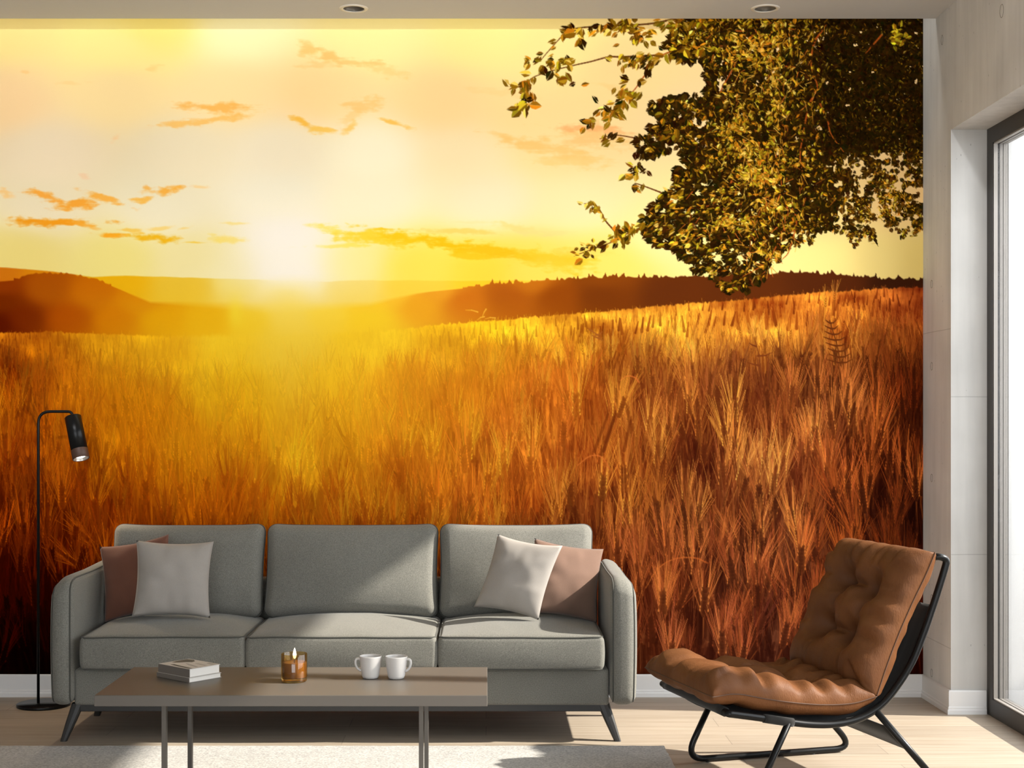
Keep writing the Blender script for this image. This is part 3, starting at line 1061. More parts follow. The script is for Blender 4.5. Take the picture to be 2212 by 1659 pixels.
for y0, y1, cnt in BANDS:
    blades(y0, y1, cnt)
    todo = [h for h in HERO if y0 + 30 <= h[1] < y1 - 10 and not any(h in t for t in jobs)]
    for yy in np.arange(y0 + 30, y1 - 20, 15):
        sp = 15 + 36 * min(1, max(0, yy - 690) / 260)
        xx = -495 + rnd.uniform(0, sp)
        while xx < 2010:
            y = yy + rnd.uniform(-10, 10)
            dy = y - field_top(xx)
            if dy > 14 and rnd.random() < (0.6 if dy < 120 else 0.34):
                s = size_at(dy) * rnd.uniform(0.8, 1.2)
                if dy < 75:                       # the far ears stand dark against the lit crop
                    b, k = at(BASE, xx, y), max(0.04, min(1, (math.hypot(xx - 610, y - 640) - 170) / 600))
                    ln, le = 0.8 * s, rnd.gauss(0, 0.13)
                    cap(xx, y, xx + le * ln, y - ln, 0.17 * s, 0.07 * s, b * (1 - np.array([.42, .6, .65]) * k), b * (1 - np.array([.32, .5, .55]) * k), 0.85)
                else:
                    todo.append((xx, y, s, rnd.gauss(0, 0.15), rnd.uniform(0.42, 0.80) * (0.92 + 1.1 * at(BIG, xx, y)) if rnd.random() < 0.68 else rnd.uniform(0.88, 1.05) * (0.97 + 0.9 * at(BIG, xx, y))))
            xx += sp * rnd.uniform(0.6, 1.5)
    for h in sorted(todo, key=lambda h: h[1]):
        if h in HERO:             # the ears that catch the light rise from a darker gap
            g_ = at(BASE, h[0], h[1]) * np.array([0.55, 0.42, 0.38])
            kk = contrast(h[0], h[1])
            for _ in range(9):
                u_ = rnd.gauss(0, 0.38) * h[2]
                cap(h[0] + u_, h[1] + rnd.uniform(-0.25, 0.1) * h[2], h[0] + u_ * 1.1, h[1] + rnd.uniform(0.2, 0.5) * h[2], 0.06 * h[2], 0.10 * h[2], g_, None, 0.42 * kk)
            h = (h[0], h[1], h[2], h[3], h[4] * 1.06)
        ear(*h)
    jobs.append(tuple(todo))

# grasses that overtop the crop
GRASS = [(1792, 692, 1816, 790, 8, 24, (96, 44, 16)), (1632, 738, 1642, 800, 3, 26, (112, 52, 22)), (1275, 712, 1300, 735, 3, 16, (150, 80, 30))]
for (xa, ya, xb, yb, n, ln, c) in GRASS:
    stroke([(xa, ya), ((xa + xb) / 2 + 3, (ya + yb) / 2), (xb, yb)], 2.0, 2.6, c, c)
    for i in range(n):
        t = (i + 0.5) / n
        bx, by = xa + (xb - xa) * t, ya + (yb - ya) * t
        for sd in ((-1, 1) if n > 4 else (1 if i % 2 else -1,)):
            q_ = ln * (0.45 + 0.6 * min(1, t * 2)) * rnd.uniform(0.8, 1.1)
            stroke([(bx, by), (bx + sd * q_ * 0.55, by - 2 + sd), (bx + sd * q_, by - 7)], 4.2, 1.6, c, c)
for (xa, ya, dx, dy) in ((1006, 670, 26, 4), (1042, 684, 8, -16), (1030, 692, 16, -8), (1048, 689, 22, -2)):
    stroke([(xa, ya), (xa + dx * .5, ya + dy * .5 - 2), (xa + dx, ya + dy)], 1.4, 3.0, (232, 172, 48), (238, 186, 64), 0.8)
for (x0, y0) in ((1783, 662), (1802, 650)):
    ear(x0, y0, 46, 0.05, 0.9)
ear(1337, 900, 95, 0.30, 0.98)
for pts in ([(1248, 1005), (1275, 985), (1300, 988), (1318, 1015)], [(1395, 1270), (1420, 1230), (1455, 1208), (1500, 1205), (1528, 1216)], [(1340, 822), (1355, 812), (1372, 816), (1380, 826)]):
    sp_ = [(p.x, p.y) for p in spline([(a, b, 0) for a, b in pts], 5)]
    stroke(sp_, 2.0, 3.6, (222, 122, 50), (196, 96, 40), 0.5)

# haze and glow of the low sun over the middle of the picture
glow = np.exp(-(np.hypot((GX - 618) / 105, (GY - 572) / 78)) ** 2) * 0.78
C = over(C, glow, np.array([235, 226, 208.0]))
beam = np.exp(-(np.hypot((GX - 628) / 60, (GY - 690) / 150)) ** 2) * 0.50
C = over(C, beam * np.clip((GY - 590) / 40, 0, 1), np.array([234, 210, 100.0]))
haze = np.exp(-(np.hypot((GX - 560) / 360, (GY - 740) / 125)) ** 2) * 0.55
C = over(C, haze * np.clip((GY - 600) / 60, 0, 1), np.array([231, 186, 32.0]))
haze = np.exp(-(np.hypot((GX - 640) / 430, (GY - 920) / 130)) ** 2) * 0.34
C = over(C, haze, np.array([228, 160, 20.0]))
haze = np.exp(-(np.hypot((GX - 1010) / 260, (GY - 800) / 110)) ** 2) * 0.30
C = over(C, haze, np.array([222, 140, 26.0]))
fl = np.exp(-(np.hypot((GX - 508) / 16, (GY - 676) / 32)) ** 2) * 0.55
C = over(C, fl, np.array([232, 205, 50.0]))
C = np.clip(C, 0, 255)
del glow, beam, haze, fl, sun_d, con

# overhanging tree
MASS = np.array([(1478, 20), (1452, 70), (1440, 100), (1470, 125), (1520, 130), (1528, 180), (1500, 205), (1455, 206), (1412, 222), (1404, 236), (1440, 262), (1400, 272), (1396, 284), (1430, 300), (1372, 320), (1378, 334),
                 (1420, 330), (1480, 318), (1482, 345), (1462, 380), (1470, 400), (1438, 408), (1440, 425), (1412, 448), (1402, 466), (1392, 500), (1408, 512), (1430, 530), (1458, 534), (1480, 553), (1492, 570), (1510, 560),
                 (1532, 560), (1496, 582), (1532, 590), (1566, 622), (1580, 635), (1615, 622), (1650, 599), (1664, 582), (1688, 560), (1692, 543), (1715, 528), (1748, 533), (1766, 503), (1787, 499), (1803, 498), (1826, 499),
                 (1838, 521), (1844, 538), (1858, 513), (1878, 508), (1897, 533), (1886, 478), (1893, 462), (1914, 485), (1934, 506), (1962, 513), (1982, 510), (2000, 494), (2000, 20)], float)
HOLES = [(1858, 360, 9, 18), (1890, 437, 8, 22), (1976, 410, 24, 9), (1515, 196, 9, 14), (1557, 182, 10, 16), (1521, 262, 14, 7), (1515, 272, 10, 6), (1513, 415, 12, 9), (1530, 396, 16, 8), (1548, 385, 10, 6), (1455, 330, 14, 22), (1475, 305, 9, 8),
         (1503, 300, 8, 10), (1525, 312, 12, 8), (1500, 232, 7, 4), (1560, 560, 16, 14), (1540, 525, 22, 5), (1665, 505, 18, 7), (1690, 520, 12, 8), (1820, 470, 7, 10), (1810, 388, 5, 5), (1835, 420, 6, 6), (1815, 460, 6, 8), (1570, 250, 5, 4)]


def inside(P, x, y):
    c = False
    n = len(P)
    j = n - 1
    for i in range(n):
        if (P[i, 1] > y) != (P[j, 1] > y) and x < (P[j, 0] - P[i, 0]) * (y - P[i, 1]) / (P[j, 1] - P[i, 1]) + P[i, 0]:
            c = not c
        j = i
    return c


def in_hole(x, y):
    return any(((x - a) / c) ** 2 + ((y - b) / d) ** 2 < 1 for a, b, c, d in HOLES)


def leaf(x, y, L_, an, c1, c2, w=0.36, al=1.0):
    ca, sa = math.cos(an), math.sin(an)
    b = rnd.gauss(0, 0.06)
    U = np.array([(0, 0), (.22, w * .8), (.55, w + b), (.85, w * .45), (1, 0), (.5, b)])
    V_ = np.array([(0, 0), (.5, b), (1, 0), (.85, -w * .4), (.55, -w + b), (.22, -w * .8)])
    R_ = np.array([(ca, sa), (-sa, ca)]) * L_
    convex(U @ R_ + (x, y), c1, al)
    convex(V_ @ R_ + (x, y), c2, al)


def jit(c, a):
    k = 1 + rnd.gauss(0, a)
    return np.clip(np.array(c) * k + np.array([rnd.gauss(0, 4), rnd.gauss(0, 4), 0]), 0, 250)


DARKL = [(48, 28, 4), (38, 22, 3), (62, 38, 6), (36, 26, 5)]
OLIVE = [(130, 92, 14), (108, 76, 10), (148, 108, 20), (102, 64, 8)]
GOLD = [(228, 162, 40), (206, 136, 26), (242, 188, 66), (192, 118, 20), (246, 202, 88)]
LIME = [(176, 156, 28), (150, 128, 22), (206, 178, 38)]


def leafsize(x, y):
    if x > 1830 or (x > 1700 and y > 480):
        return 8
    if x > 1740:
        return 11
    return 16 if x < 1500 else 13.5


def bright_at(x, y):
    """share of sunlit leaves in the printed crown."""
    b = math.exp(-((x - 1640) / 105) ** 2) * 0.72
    b = max(b, 0.80 * math.exp(-((x - 1560) / 120) ** 2 - ((y - 480) / 85) ** 2))
    b = max(b, 0.95 * math.exp(-((x - 1930) / 75) ** 2 - ((y - 450) / 70) ** 2))
    b = max(b, 0.85 * math.exp(-((x - 1850) / 40) ** 2 - ((y - 480) / 45) ** 2))
    b = max(b, 0.22 * (x < 1500), 0.45 * (y < 110 and x < 1640))
    if x > 1790 and y < 330:
        b = 0.07 + 0.10 * (x > 1880 and y > 130)
    return b


def angle_at(x, y):
    if x < 1600 and y > 380:
        return rnd.gauss(2.75, 0.5)
    return rnd.gauss(1.9, 1.0)


def gap_at(x, y):
    """sky shows between the leaves here."""
    g = float(fbm(np.array(x / 12.0), np.array(y / 12.0), 3))
    if x > 1790 and y < 330:
        return g > 0.80
    if x > 1800:
        return g > 0.60
    return g > (0.58 if x < 1510 else 0.50 if y > 545 else 0.64 if y > 500 else 0.74)


# shaded body of the crown
i0, j1 = int(px_(1360)), int(py_(645))
PXX, PYY = GX[:j1, i0:], GY[:j1, i0:]
ins_ = np.zeros(PXX.shape, bool)
jn = len(MASS) - 1
for i in range(len(MASS)):
    xi, yi_, xj, yj = MASS[i, 0], MASS[i, 1], MASS[jn, 0], MASS[jn, 1]
    if yi_ != yj:
        cr_ = ((yi_ > PYY) != (yj > PYY)) & (PXX < (xj - xi) * (PYY - yi_) / (yj - yi_) + xi)
        ins_ ^= cr_
    jn = i
body = ins_ & (fbm(PXX / 12.0, PYY / 12.0, 3) < np.where((PXX > 1790) & (PYY < 330), 0.80, np.where(PXX > 1800, 0.47, np.where(PXX < 1510, 0.50, np.where(PYY > 545, 0.42, 0.66)))))
for a, b, c, d in HOLES:
    body &= ((PXX - a) / c) ** 2 + ((PYY - b) / d) ** 2 > 1
tone = fbm(PXX / 9.0 + 3, PYY / 9.0 + 8, 4)[..., None]
bodyc = np.array([40, 25, 4.0]) + (np.array([112, 76, 14.0]) - np.array([40, 25, 4.0])) * np.clip((tone - 0.46) * 3.0, 0, 1) * np.clip(np.exp(-((PXX - 1640) / 130.0) ** 2) + 0.15, 0, 1)[..., None]
C[:j1, i0:] = over(C[:j1, i0:], body * 1.0, bodyc)

tree_pts = []
while len(tree_pts) < 19000:
    x, y = rnd.uniform(1360, 2000), rnd.uniform(24, 640)
    if inside(MASS, x, y) and not in_hole(x, y) and not gap_at(x, y):
        tree_pts.append((x, y))
for x, y in tree_pts[:5500]:
    s = leafsize(x, y) * rnd.uniform(0.9, 1.6)
    c = jit((92, 58, 11) if x > 1810 and y > 330 and rnd.random() < .5 else rnd.choice(DARKL), 0.15)
    if x > 1780 and y < 320:
        c = c * 0.85
    leaf(x, y, s, angle_at(x, y), c, c * 0.82, 0.40)
BR = [[(1460, 40), (1400, 52), (1297, 57), (1248, 61), (1223, 70), (1187, 108), (1166, 133)], [(1431, 119), (1343, 123), (1315, 123), (1277, 133), (1241, 141), (1182, 156), (1146, 171), (1135, 192)],
      [(1560, 100), (1490, 105), (1431, 119), (1395, 160), (1372, 192), (1345, 221), (1304, 264)], [(1470, 290), (1420, 290), (1390, 300), (1330, 292), (1296, 300)], [(1399, 467), (1374, 492), (1352, 506), (1319, 524), (1275, 540), (1240, 553)],
      [(1330, 507), (1327, 499), (1308, 477), (1296, 455), (1283, 441), (1262, 440)], [(1460, 430), (1425, 415), (1385, 400), (1372, 396)], [(1500, 40), (1530, 70), (1545, 98), (1600, 98), (1690, 95), (1720, 70)], [(1785, 55), (1760, 90), (1752, 130), (1756, 160), (1765, 190), (1740, 230), (1700, 260), (1670, 300)],
      [(1765, 190), (1745, 240), (1735, 290), (1728, 340), (1735, 400), (1700, 450)], [(1670, 300), (1680, 360), (1688, 410), (1666, 452)], [(1772, 225), (1788, 262), (1795, 290), (1822, 328)], [(1688, 410), (1700, 470), (1660, 560), (1600, 600)], [(1688, 142), (1735, 148)],
      [(1600, 120), (1560, 190), (1540, 240)], [(1690, 430), (1720, 470), (1705, 540), (1690, 560)], [(1905, 75), (1870, 115)], [(1590, 380), (1540, 440), (1490, 450)], [(1620, 420), (1570, 470), (1500, 520)]]
for b in BR:
    pts = [(p.x, p.y) for p in spline([(a[0], a[1], 0) for a in b], 5)]
    c = (168, 78, 24) if b[0][0] > 1500 else (96, 52, 18)
    stroke(pts, 4.2, 1.6, c, c, 0.9)
for i, (x, y) in enumerate(tree_pts[5500:]):
    clump = float(fbm(np.array(x / 40.0 + 7), np.array(y / 32.0 + 3), 3))
    br = bright_at(x, y) * (0.25 + 1.5 * max(0.0, min(1.0, (clump - 0.36) / 0.26)))
    r = rnd.random()
    s = leafsize(x, y) * rnd.uniform(0.5, 1.15)
    if r < br * 0.55:
        g = rnd.choice(GOLD)
        c1, c2 = jit(g, 0.12), jit(g if rnd.random() < .5 else rnd.choice(OLIVE), 0.12)
        w = rnd.choice((0.09, 0.13, 0.18, 0.30))
    elif r < br * 0.72:
        c1, c2 = jit(rnd.choice(LIME), 0.12), jit(rnd.choice(OLIVE), 0.12)
        w = 0.32
    elif r < br * 0.72 + 0.12:
        c1, c2 = jit(rnd.choice(OLIVE), 0.15), jit(rnd.choice(DARKL), 0.15)
        w = 0.28
    elif r < br * 0.72 + 0.40:
        c1, c2 = jit(rnd.choice(DARKL), 0.15), jit(rnd.choice(DARKL), 0.15) * 0.8
        w = 0.36
    else:
        continue
    if x > 1780 and y < 320:
        c1, c2 = c1 * 0.72, c2 * 0.65
    leaf(x, y, s, angle_at(x, y), c1, c2, w)
# sunlit twigs and leaf stalks through the crown
for k in range(650):
    x, y = rnd.gauss(1640, 90), rnd.uniform(40, 600)
    if not inside(MASS, x, y) or in_hole(x, y) or rnd.random() > bright_at(x, y):
        continue
    an, ln = rnd.gauss(1.7, 0.8), rnd.uniform(7, 22)
    c = jit(rnd.choice([(222, 156, 48), (196, 98, 32), (236, 182, 70)]), 0.1)
    cap(x, y, x + math.cos(an) * ln, y + math.sin(an) * ln, 1.6, 0.9, c, c, 0.85)
# leaves along the loose sprays on the left
SPR = [(BR[0], 30, 20), (BR[1], 48, 21), (BR[2], 46, 20), (BR[3], 16, 18), (BR[4], 28, 20), (BR[5], 13, 16), (BR[6], 10, 18)]
for b, cnt, sz in SPR:
    pts = spline([(a[0], a[1], 0) for a in b], 6)
    for i in range(cnt):
        p = pts[min(len(pts) - 1, int(len(pts) * rnd.random()))]
        if b is BR[1] and 1255 < p.x < 1330:
            continue
        an = math.atan2(rnd.gauss(0.5, 0.6), rnd.gauss(-0.55, 0.6))
        pl_ = rnd.choice((DARKL, OLIVE, OLIVE, GOLD, GOLD, LIME))
        leaf(p.x + rnd.gauss(0, 6), p.y + rnd.gauss(0, 7), sz * rnd.uniform(0.7, 1.3), an, jit(rnd.choice(pl_), .12), jit(rnd.choice(OLIVE if pl_ is not DARKL else DARKL), .12), rnd.uniform(0.22, 0.36))
for cx, cy, n, sz, sx, sy in ((1122, 190, 10, 22, 24, 18), (1140, 225, 10, 24, 18, 14), (1155, 135, 8, 18, 24, 10), (1205, 130, 13, 17, 26, 12), (1225, 165, 10, 22, 20, 10), (1330, 55, 24, 20, 50, 12), (1380, 75, 24, 19, 34, 18), (1255, 80, 4, 28, 14, 10),
                             (1365, 130, 24, 18, 34, 14), (1350, 185, 14, 21, 20, 20), (1275, 262, 9, 20, 16, 12), (1310, 230, 10, 20, 18, 12), (1395, 300, 16, 17, 26, 14), (1380, 365, 14, 18, 26, 12), (1400, 325, 10, 17, 24, 12), (1290, 450, 6, 14, 14, 8), (1345, 500, 10, 20, 20, 18),
                             (1262, 545, 9, 15, 14, 8), (1275, 530, 7, 14, 12, 5), (1945, 75, 26, 14, 16, 22), (1480, 55, 24, 18, 50, 14), (1475, 215, 16, 17, 40, 14), (1440, 245, 14, 17, 30, 14)):
    for i in range(n):
        pl_ = rnd.choice((DARKL, OLIVE, OLIVE, GOLD, GOLD, LIME)) if cx < 1900 else LIME + [(240, 200, 40)]
        if 1370 < cx < 1480 and cy > 200 and rnd.random() < .7:
            pl_ = DARKL
        x, y = cx + rnd.gauss(0, 0.6) * sx, cy + rnd.gauss(0, 0.6) * sy
        c2 = jit(rnd.choice(DARKL if pl_ is DARKL else OLIVE), .15)
        leaf(x, max(y, 30), sz * rnd.uniform(0.7, 1.2), math.atan2(rnd.gauss(0.5, 0.7), rnd.gauss(-0.4, 0.7)), jit(rnd.choice(pl_), .12), c2, rnd.uniform(0.22, 0.38))
C = np.clip(C, 0, 255)

# the paper: one flat sheet, coarser left of the sofa end where the room goes on
keep = np.concatenate([np.arange(0, int(px_(-40)), 5), np.arange(int(px_(-40)), W_)])
VX, VY = np.meshgrid(gx[keep], gy)
co = np.stack([(VX.ravel() - 1050) / 464.07, np.full(VX.size, -0.0015), 1.3 - (VY.ravel() - 900) / 464.07], 1).astype(np.float32)
nx, ny = len(keep), H_
ii = np.arange(nx * ny).reshape(ny, nx)
quads = np.stack([ii[:-1, :-1], ii[1:, :-1], ii[1:, 1:], ii[:-1, 1:]], -1).reshape(-1, 4).astype(np.int32)
me = bpy.data.meshes.new('wall_mural')
me.vertices.add(len(co))
me.vertices.foreach_set('co', co.ravel())
me.loops.add(quads.size)
me.loops.foreach_set('vertex_index', quads.ravel())
me.polygons.add(len(quads))
me.polygons.foreach_set('loop_start', (np.arange(len(quads)) * 4).astype(np.int32))
me.update(calc_edges=True)
att = me.color_attributes.new('print', 'FLOAT_COLOR', 'POINT')
lin = s2l(C[:, keep].reshape(-1, 3)).astype(np.float32)
att.data.foreach_set('color', np.concatenate([lin, np.ones((len(lin), 1), np.float32)], 1).ravel())
M_PRINT, nt, p, N, L = mat_base('printed_wallpaper')
at_ = N.new('ShaderNodeAttribute')
at_.attribute_name = 'print'
L.new(at_.outputs['Color'], p.inputs['Base Color'])
p.inputs['Roughness'].default_value = 1.0
p.inputs['Specular IOR Level'].default_value = 0.0
me.materials.append(M_PRINT)
mural = bpy.data.objects.new('wall_mural', me)
COL.objects.link(mural)
tag(mural, 'photo mural wallpaper of a sunset over a golden wheat field covering the back wall', 'mural')
print('mural', len(co), len(quads))

# ------------------------------------------------------------------ sofa
SOF = Vector((-0.577, -0.66, 0))
sofa = thing('sofa', 'sage grey three seat sofa with dark piping in front of the sunset mural', 'sofa', SOF)


def put(name, vf, mat, parent, origin, smooth=True):
    v, f = vf
    return link_mesh(name, [Vector(p) - origin for p in v], f, mat, parent, smooth)


def wav(x, y, z, f, a, seed=0.0):
    return a * (vnoise(np.asarray(x) * f + 11.3 + seed, np.asarray(y) * f + np.asarray(z) * f * 1.7 + 4.1 + seed) - 0.5)


def cushion_seat(x0, x1):
    """box seat cushion with crowned top; returns mesh and a function that follows its deformation."""
    y0, y1, z0, z1 = -1.0, -0.43, 0.293, 0.430
    c = np.array([(x0 + x1) / 2, (y0 + y1) / 2, (z0 + z1) / 2])
    h = np.array([(x1 - x0) / 2 - 0.003, (y1 - y0) / 2, (z1 - z0) / 2])
    v, f = rbox(h[0], h[1], h[2], 0.022, (18, 14, 4), 4)

    def dfm(q):
        q = np.array(q, float)
        u, w, t = q[:, 0] / h[0], q[:, 1] / h[1], q[:, 2] / h[2]
        top = np.clip(t, 0, 1)
        crown = 0.034 * (1 - np.abs(u) ** 2.6).clip(0) * (1 - (np.abs(w - 0.15) / 1.15) ** 2.4).clip(0)
        q[:, 2] += crown * top + wav(q[:, 0], q[:, 1], q[:, 2], 9, 0.006, x0) * top
        q[:, 1] -= 0.016 * (1 - u ** 2).clip(0) * (1 - t ** 2 * 0.6) * (w < -0.5)
        q[:, 0] += np.sign(u) * 0.006 * (1 - t ** 2) * (np.abs(u) > 0.9)
        return q + c
    r = 0.022
    zz = h[2] - 0.006
    loop = [(-h[0] + 0.004, h[1] - 0.05, zz), (-h[0] + 0.004, -h[1] + 0.02, zz), (-h[0] + 0.02, -h[1] + 0.004, zz)]
    loop += [(x, -h[1] + 0.004, zz) for x in np.linspace(-h[0] + 0.05, h[0] - 0.05, 14)]
    loop += [(h[0] - 0.02, -h[1] + 0.004, zz), (h[0] - 0.004, -h[1] + 0.02, zz), (h[0] - 0.004, h[1] - 0.05, zz)]
    pipe = tube(dfm(loop), 0.0033, 8)
    zb = -h[2] + 0.006
    loop2 = [(a, b, zb) for a, b, _ in loop]
    return (dfm(v), f), join(pipe, tube(dfm(loop2), 0.0028, 8))


SEATS = [(-1.612, -0.957), (-0.954, -0.194), (-0.191, 0.470)]
for a, b in SEATS:
    cu, pp = cushion_seat(a, b)
    s = put('seat_cushion', cu, M_SOFA, sofa, SOF)
    put('piping', pp, M_PIPE, s, SOF)


def cushion_back(x0, x1, seed):
    w, t, H = (x1 - x0) / 2 - 0.002, 0.075, 0.205
    v, f = rbox(w, t, H, 0.045, (18, 4, 14), 5)

    def dfm(q):
        q = np.array(q, float)
        u, s, k = q[:, 0] / w, q[:, 1] / t, q[:, 2] / H
        edge = (1 - np.abs(u) ** 2.2).clip(0) * (1 - np.abs(k) ** 2.4).clip(0)
        q[:, 1] += np.sign(s) * (0.040 * edge - 0.022) * (np.abs(s) > 0.3)
        # the top edge sags between pulled up corners
        q[:, 2] += np.clip(k, 0, 1) * (0.010 * np.abs(u) ** 3 - 0.006)
        q[:, 2] += np.clip(-k, 0, 1) * 0.012 * (1 - u ** 2)
        q[:, 0] -= np.sign(u) * 0.008 * (1 - k ** 2) * np.abs(u) ** 4
        q[:, 1] += wav(q[:, 0], q[:, 2], q[:, 1], 7, 0.012, seed)
        y, z = q[:, 1].copy(), q[:, 2].copy()
        an = math.radians(17)
        q[:, 1] = y * math.cos(an) + z * math.sin(an)
        q[:, 2] = -y * math.sin(an) + z * math.cos(an)
        return q + np.array([(x0 + x1) / 2, -0.435, 0.628])
    pr, r = [], 0.040
    P = [(-w, 0, -H), (-w, 0, H), (w, 0, H), (w, 0, -H)]
    pr = fillet([Vector(p) for p in P], 0.05, 6, closed=True)
    dense = []
    for i in range(len(pr)):
        a_, b_ = pr[i], pr[(i + 1) % len(pr)]
        n_ = max(1, int((b_ - a_).length / 0.05))
        dense += [a_ + (b_ - a_) * k / n_ for k in range(n_)]
    pts = dfm([(p.x, p.y - 0.006, p.z) for p in dense])
    return (dfm(v), f), tube(pts, 0.0042, 8, closed=True)


for a, b, sd in ((-1.630, -0.962, 1.0), (-0.959, -0.207, 3.7), (-0.204, 0.468, 6.1)):
    cu, pp = cushion_back(a, b, sd)
    s = put('back_cushion', cu, M_SOFA, sofa, SOF)
    put('piping', pp, M_PIPE, s, SOF)


def arm(side):
    inner, outer = (-1.643, -1.733) if side < 0 else (0.494, 0.597)
    cx, hx = (inner + outer) / 2, abs(outer - inner) / 2
    y0, y1, z0, z1 = -0.985, -0.31, 0.150, 0.664
    c = np.array([cx, (y0 + y1) / 2, (z0 + z1) / 2])
    h = np.array([hx, (y1 - y0) / 2, (z1 - z0) / 2])
    v, f = rbox(h[0], h[1], h[2], 0.040, (8, 26, 20), 6)

    def dfm(q):
        q = np.array(q, float)
        u, w, t = q[:, 0] / h[0] * side, q[:, 1] / h[1], q[:, 2] / h[2]
        tp = np.clip((t - 0.35) / 0.65, 0, 1)
        tp = tp * tp * (3 - 2 * tp)
        out = np.clip((u + 0.55) / 1.55, 0, 1) ** 2
        fr = np.clip((-w - 0.70) / 0.30, 0, 1) ** 2
        # soft fall of the top towards the outer side and the front
        q[:, 2] -= (0.036 * out + 0.030 * fr) * tp
        q[:, 2] += 0.010 * np.clip(w, 0, 1) * np.clip(t, 0, 1)
        q[:, 0] += side * 0.006 * np.clip(u, 0, 1) * (1 - t ** 2)
        q[:, 1] -= 0.008 * (1 - u ** 2).clip(0) * (1 - t ** 2) * (w < -0.8)
        return q + c
    pipes = []
    r = 0.040 * (1 - 0.7071)
    for xs in (-side * (h[0] - r), side * (h[0] - r)):
        P = [Vector((xs, y, h[2] - r)) for y in np.linspace(h[1] - 0.06, -h[1] + 0.05, 18)]
        P += [Vector((xs, -h[1] + 0.040 - 0.028 * math.sin(a), h[2] - 0.040 + 0.028 * math.cos(a))) for a in np.linspace(0.1, math.pi / 2, 7)]
        P += [Vector((xs, -h[1] + r, z)) for z in np.linspace(h[2] - 0.06, -h[2] + 0.045, 18)]
        P += [Vector((xs, -h[1] + 0.040 - 0.028 * math.cos(a), -h[2] + 0.040 - 0.028 * math.sin(a))) for a in np.linspace(0.1, 1.2, 6)]
        pipes.append(tube(dfm([tuple(p) for p in P]), 0.0036, 8))
    return (dfm(v), f), join(*pipes)


for sd in (-1, 1):
    am, pp = arm(sd)
    s = put('armrest', am, M_SOFA, sofa, SOF)
    put('piping', pp, M_PIPE, s, SOF)

v, f = rbox(1.068, 0.32, 0.072, 0.012, (20, 6, 3), 3)
put('seat_base', (v + np.array([-0.577, -0.63, 0.219]), f), M_SOFA, sofa, SOF)
v, f = rbox(1.068, 0.035, 0.17, 0.02, (12, 2, 4), 3)
put('back_frame', (v + np.array([-0.577, -0.32, 0.42]), f), M_SOFA, sofa, SOF)
bevel(put('underframe', box(-1.63, 0.475, -0.925, -0.37, 0.117, 0.149), M_BLACKWOOD, sofa, SOF, smooth=False), 0.003)


def sofa_leg(tx, ty, fx, fy):
    top, bot = Vector((tx, ty, 0.149)), Vector((fx, fy, 0.0))
    V, Fc = [], []
    for k, (p, hw) in enumerate(((top, 0.026), (top.lerp(bot, 0.5), 0.021), (bot, 0.014))):
        for a in range(12):
            an = 2 * math.pi * a / 12
            ca, sa = math.cos(an), math.sin(an)
            V.append(p + Vector((math.copysign(abs(ca) ** 0.7, ca) * hw, math.copysign(abs(sa) ** 0.7, sa) * hw * 0.85, 0)))
    for i in range(2):
        for k in range(12):
            l = (k + 1) % 12
            Fc.append((i * 12 + k, i * 12 + l, (i + 1) * 12 + l, (i + 1) * 12 + k))
    Fc += [tuple(range(12)), tuple(range(24, 36))]
    return V, Fc


for a in ((-1.640, -0.905, -1.692, -0.93), (0.470, -0.905, 0.527, -0.93), (-1.640, -0.46, -1.692, -0.44), (0.470, -0.46, 0.527, -0.44)):
    put('leg', sofa_leg(*a), M_BLACKWOOD, sofa, SOF, smooth=False)


# ------------------------------------------------------------------ throw pillows
def pillow(name, label, mat, centre, w, h, roll, yaw, lean, thick=0.055, seed=1.0, skew=0.0):
    n = 30
    V, Fc = [], []
    idx = {}
    for s in (1, -1):
        for i in range(n + 1):
            for j in range(n + 1):
                u, t = -1 + 2 * i / n, -1 + 2 * j / n
                rim = i in (0, n) or j in (0, n)
                if rim and s == -1:
                    idx[(s, i, j)] = idx[(1, i, j)]
                    continue
                k = 0.085
                x = u * w / 2 * (1 - k * (1 - t * t))
                z = t * h / 2 * (1 - k * (1 - u * u))
                b = ((1 - abs(u) ** 2.5) * (1 - abs(t) ** 2.5)) ** 0.62 if not rim else 0.0
                wr = float(wav(u * 1.5, t * 1.5, 0.3 * s, 1.6, 0.012, seed)) * b
                pk = float(vnoise(np.array(u * 5 + seed), np.array(t * 1.3 + seed * 2)) - 0.5) * 0.016 * (1 - abs(t) ** 4) * abs(t) ** 2 * (1 - u * u)
                pk += float(vnoise(np.array(t * 5 + seed * 3), np.array(u * 1.3 + seed)) - 0.5) * 0.014 * abs(u) ** 2 * (1 - u ** 4) * (1 - t * t)
                y = -s * (thick * b + wr + pk * 1.2)
                idx[(s, i, j)] = len(V)
                V.append(Vector((x + skew * z, y, z)))
    for s in (1, -1):
        for i in range(n):
            for j in range(n):
                Fc.append((idx[(s, i, j)], idx[(s, i + 1, j)], idx[(s, i + 1, j + 1)], idx[(s, i, j + 1)]))
    R = Matrix.Rotation(math.radians(yaw), 3, 'Z') @ Matrix.Rotation(math.radians(lean), 3, 'X') @ Matrix.Rotation(math.radians(roll), 3, 'Y')
    o = link_mesh(name, [R @ p for p in V], Fc, mat)
    o.location = centre
    # seam around the rim
    return tag(o, label, 'pillow', 'throw pillows on the sofa')


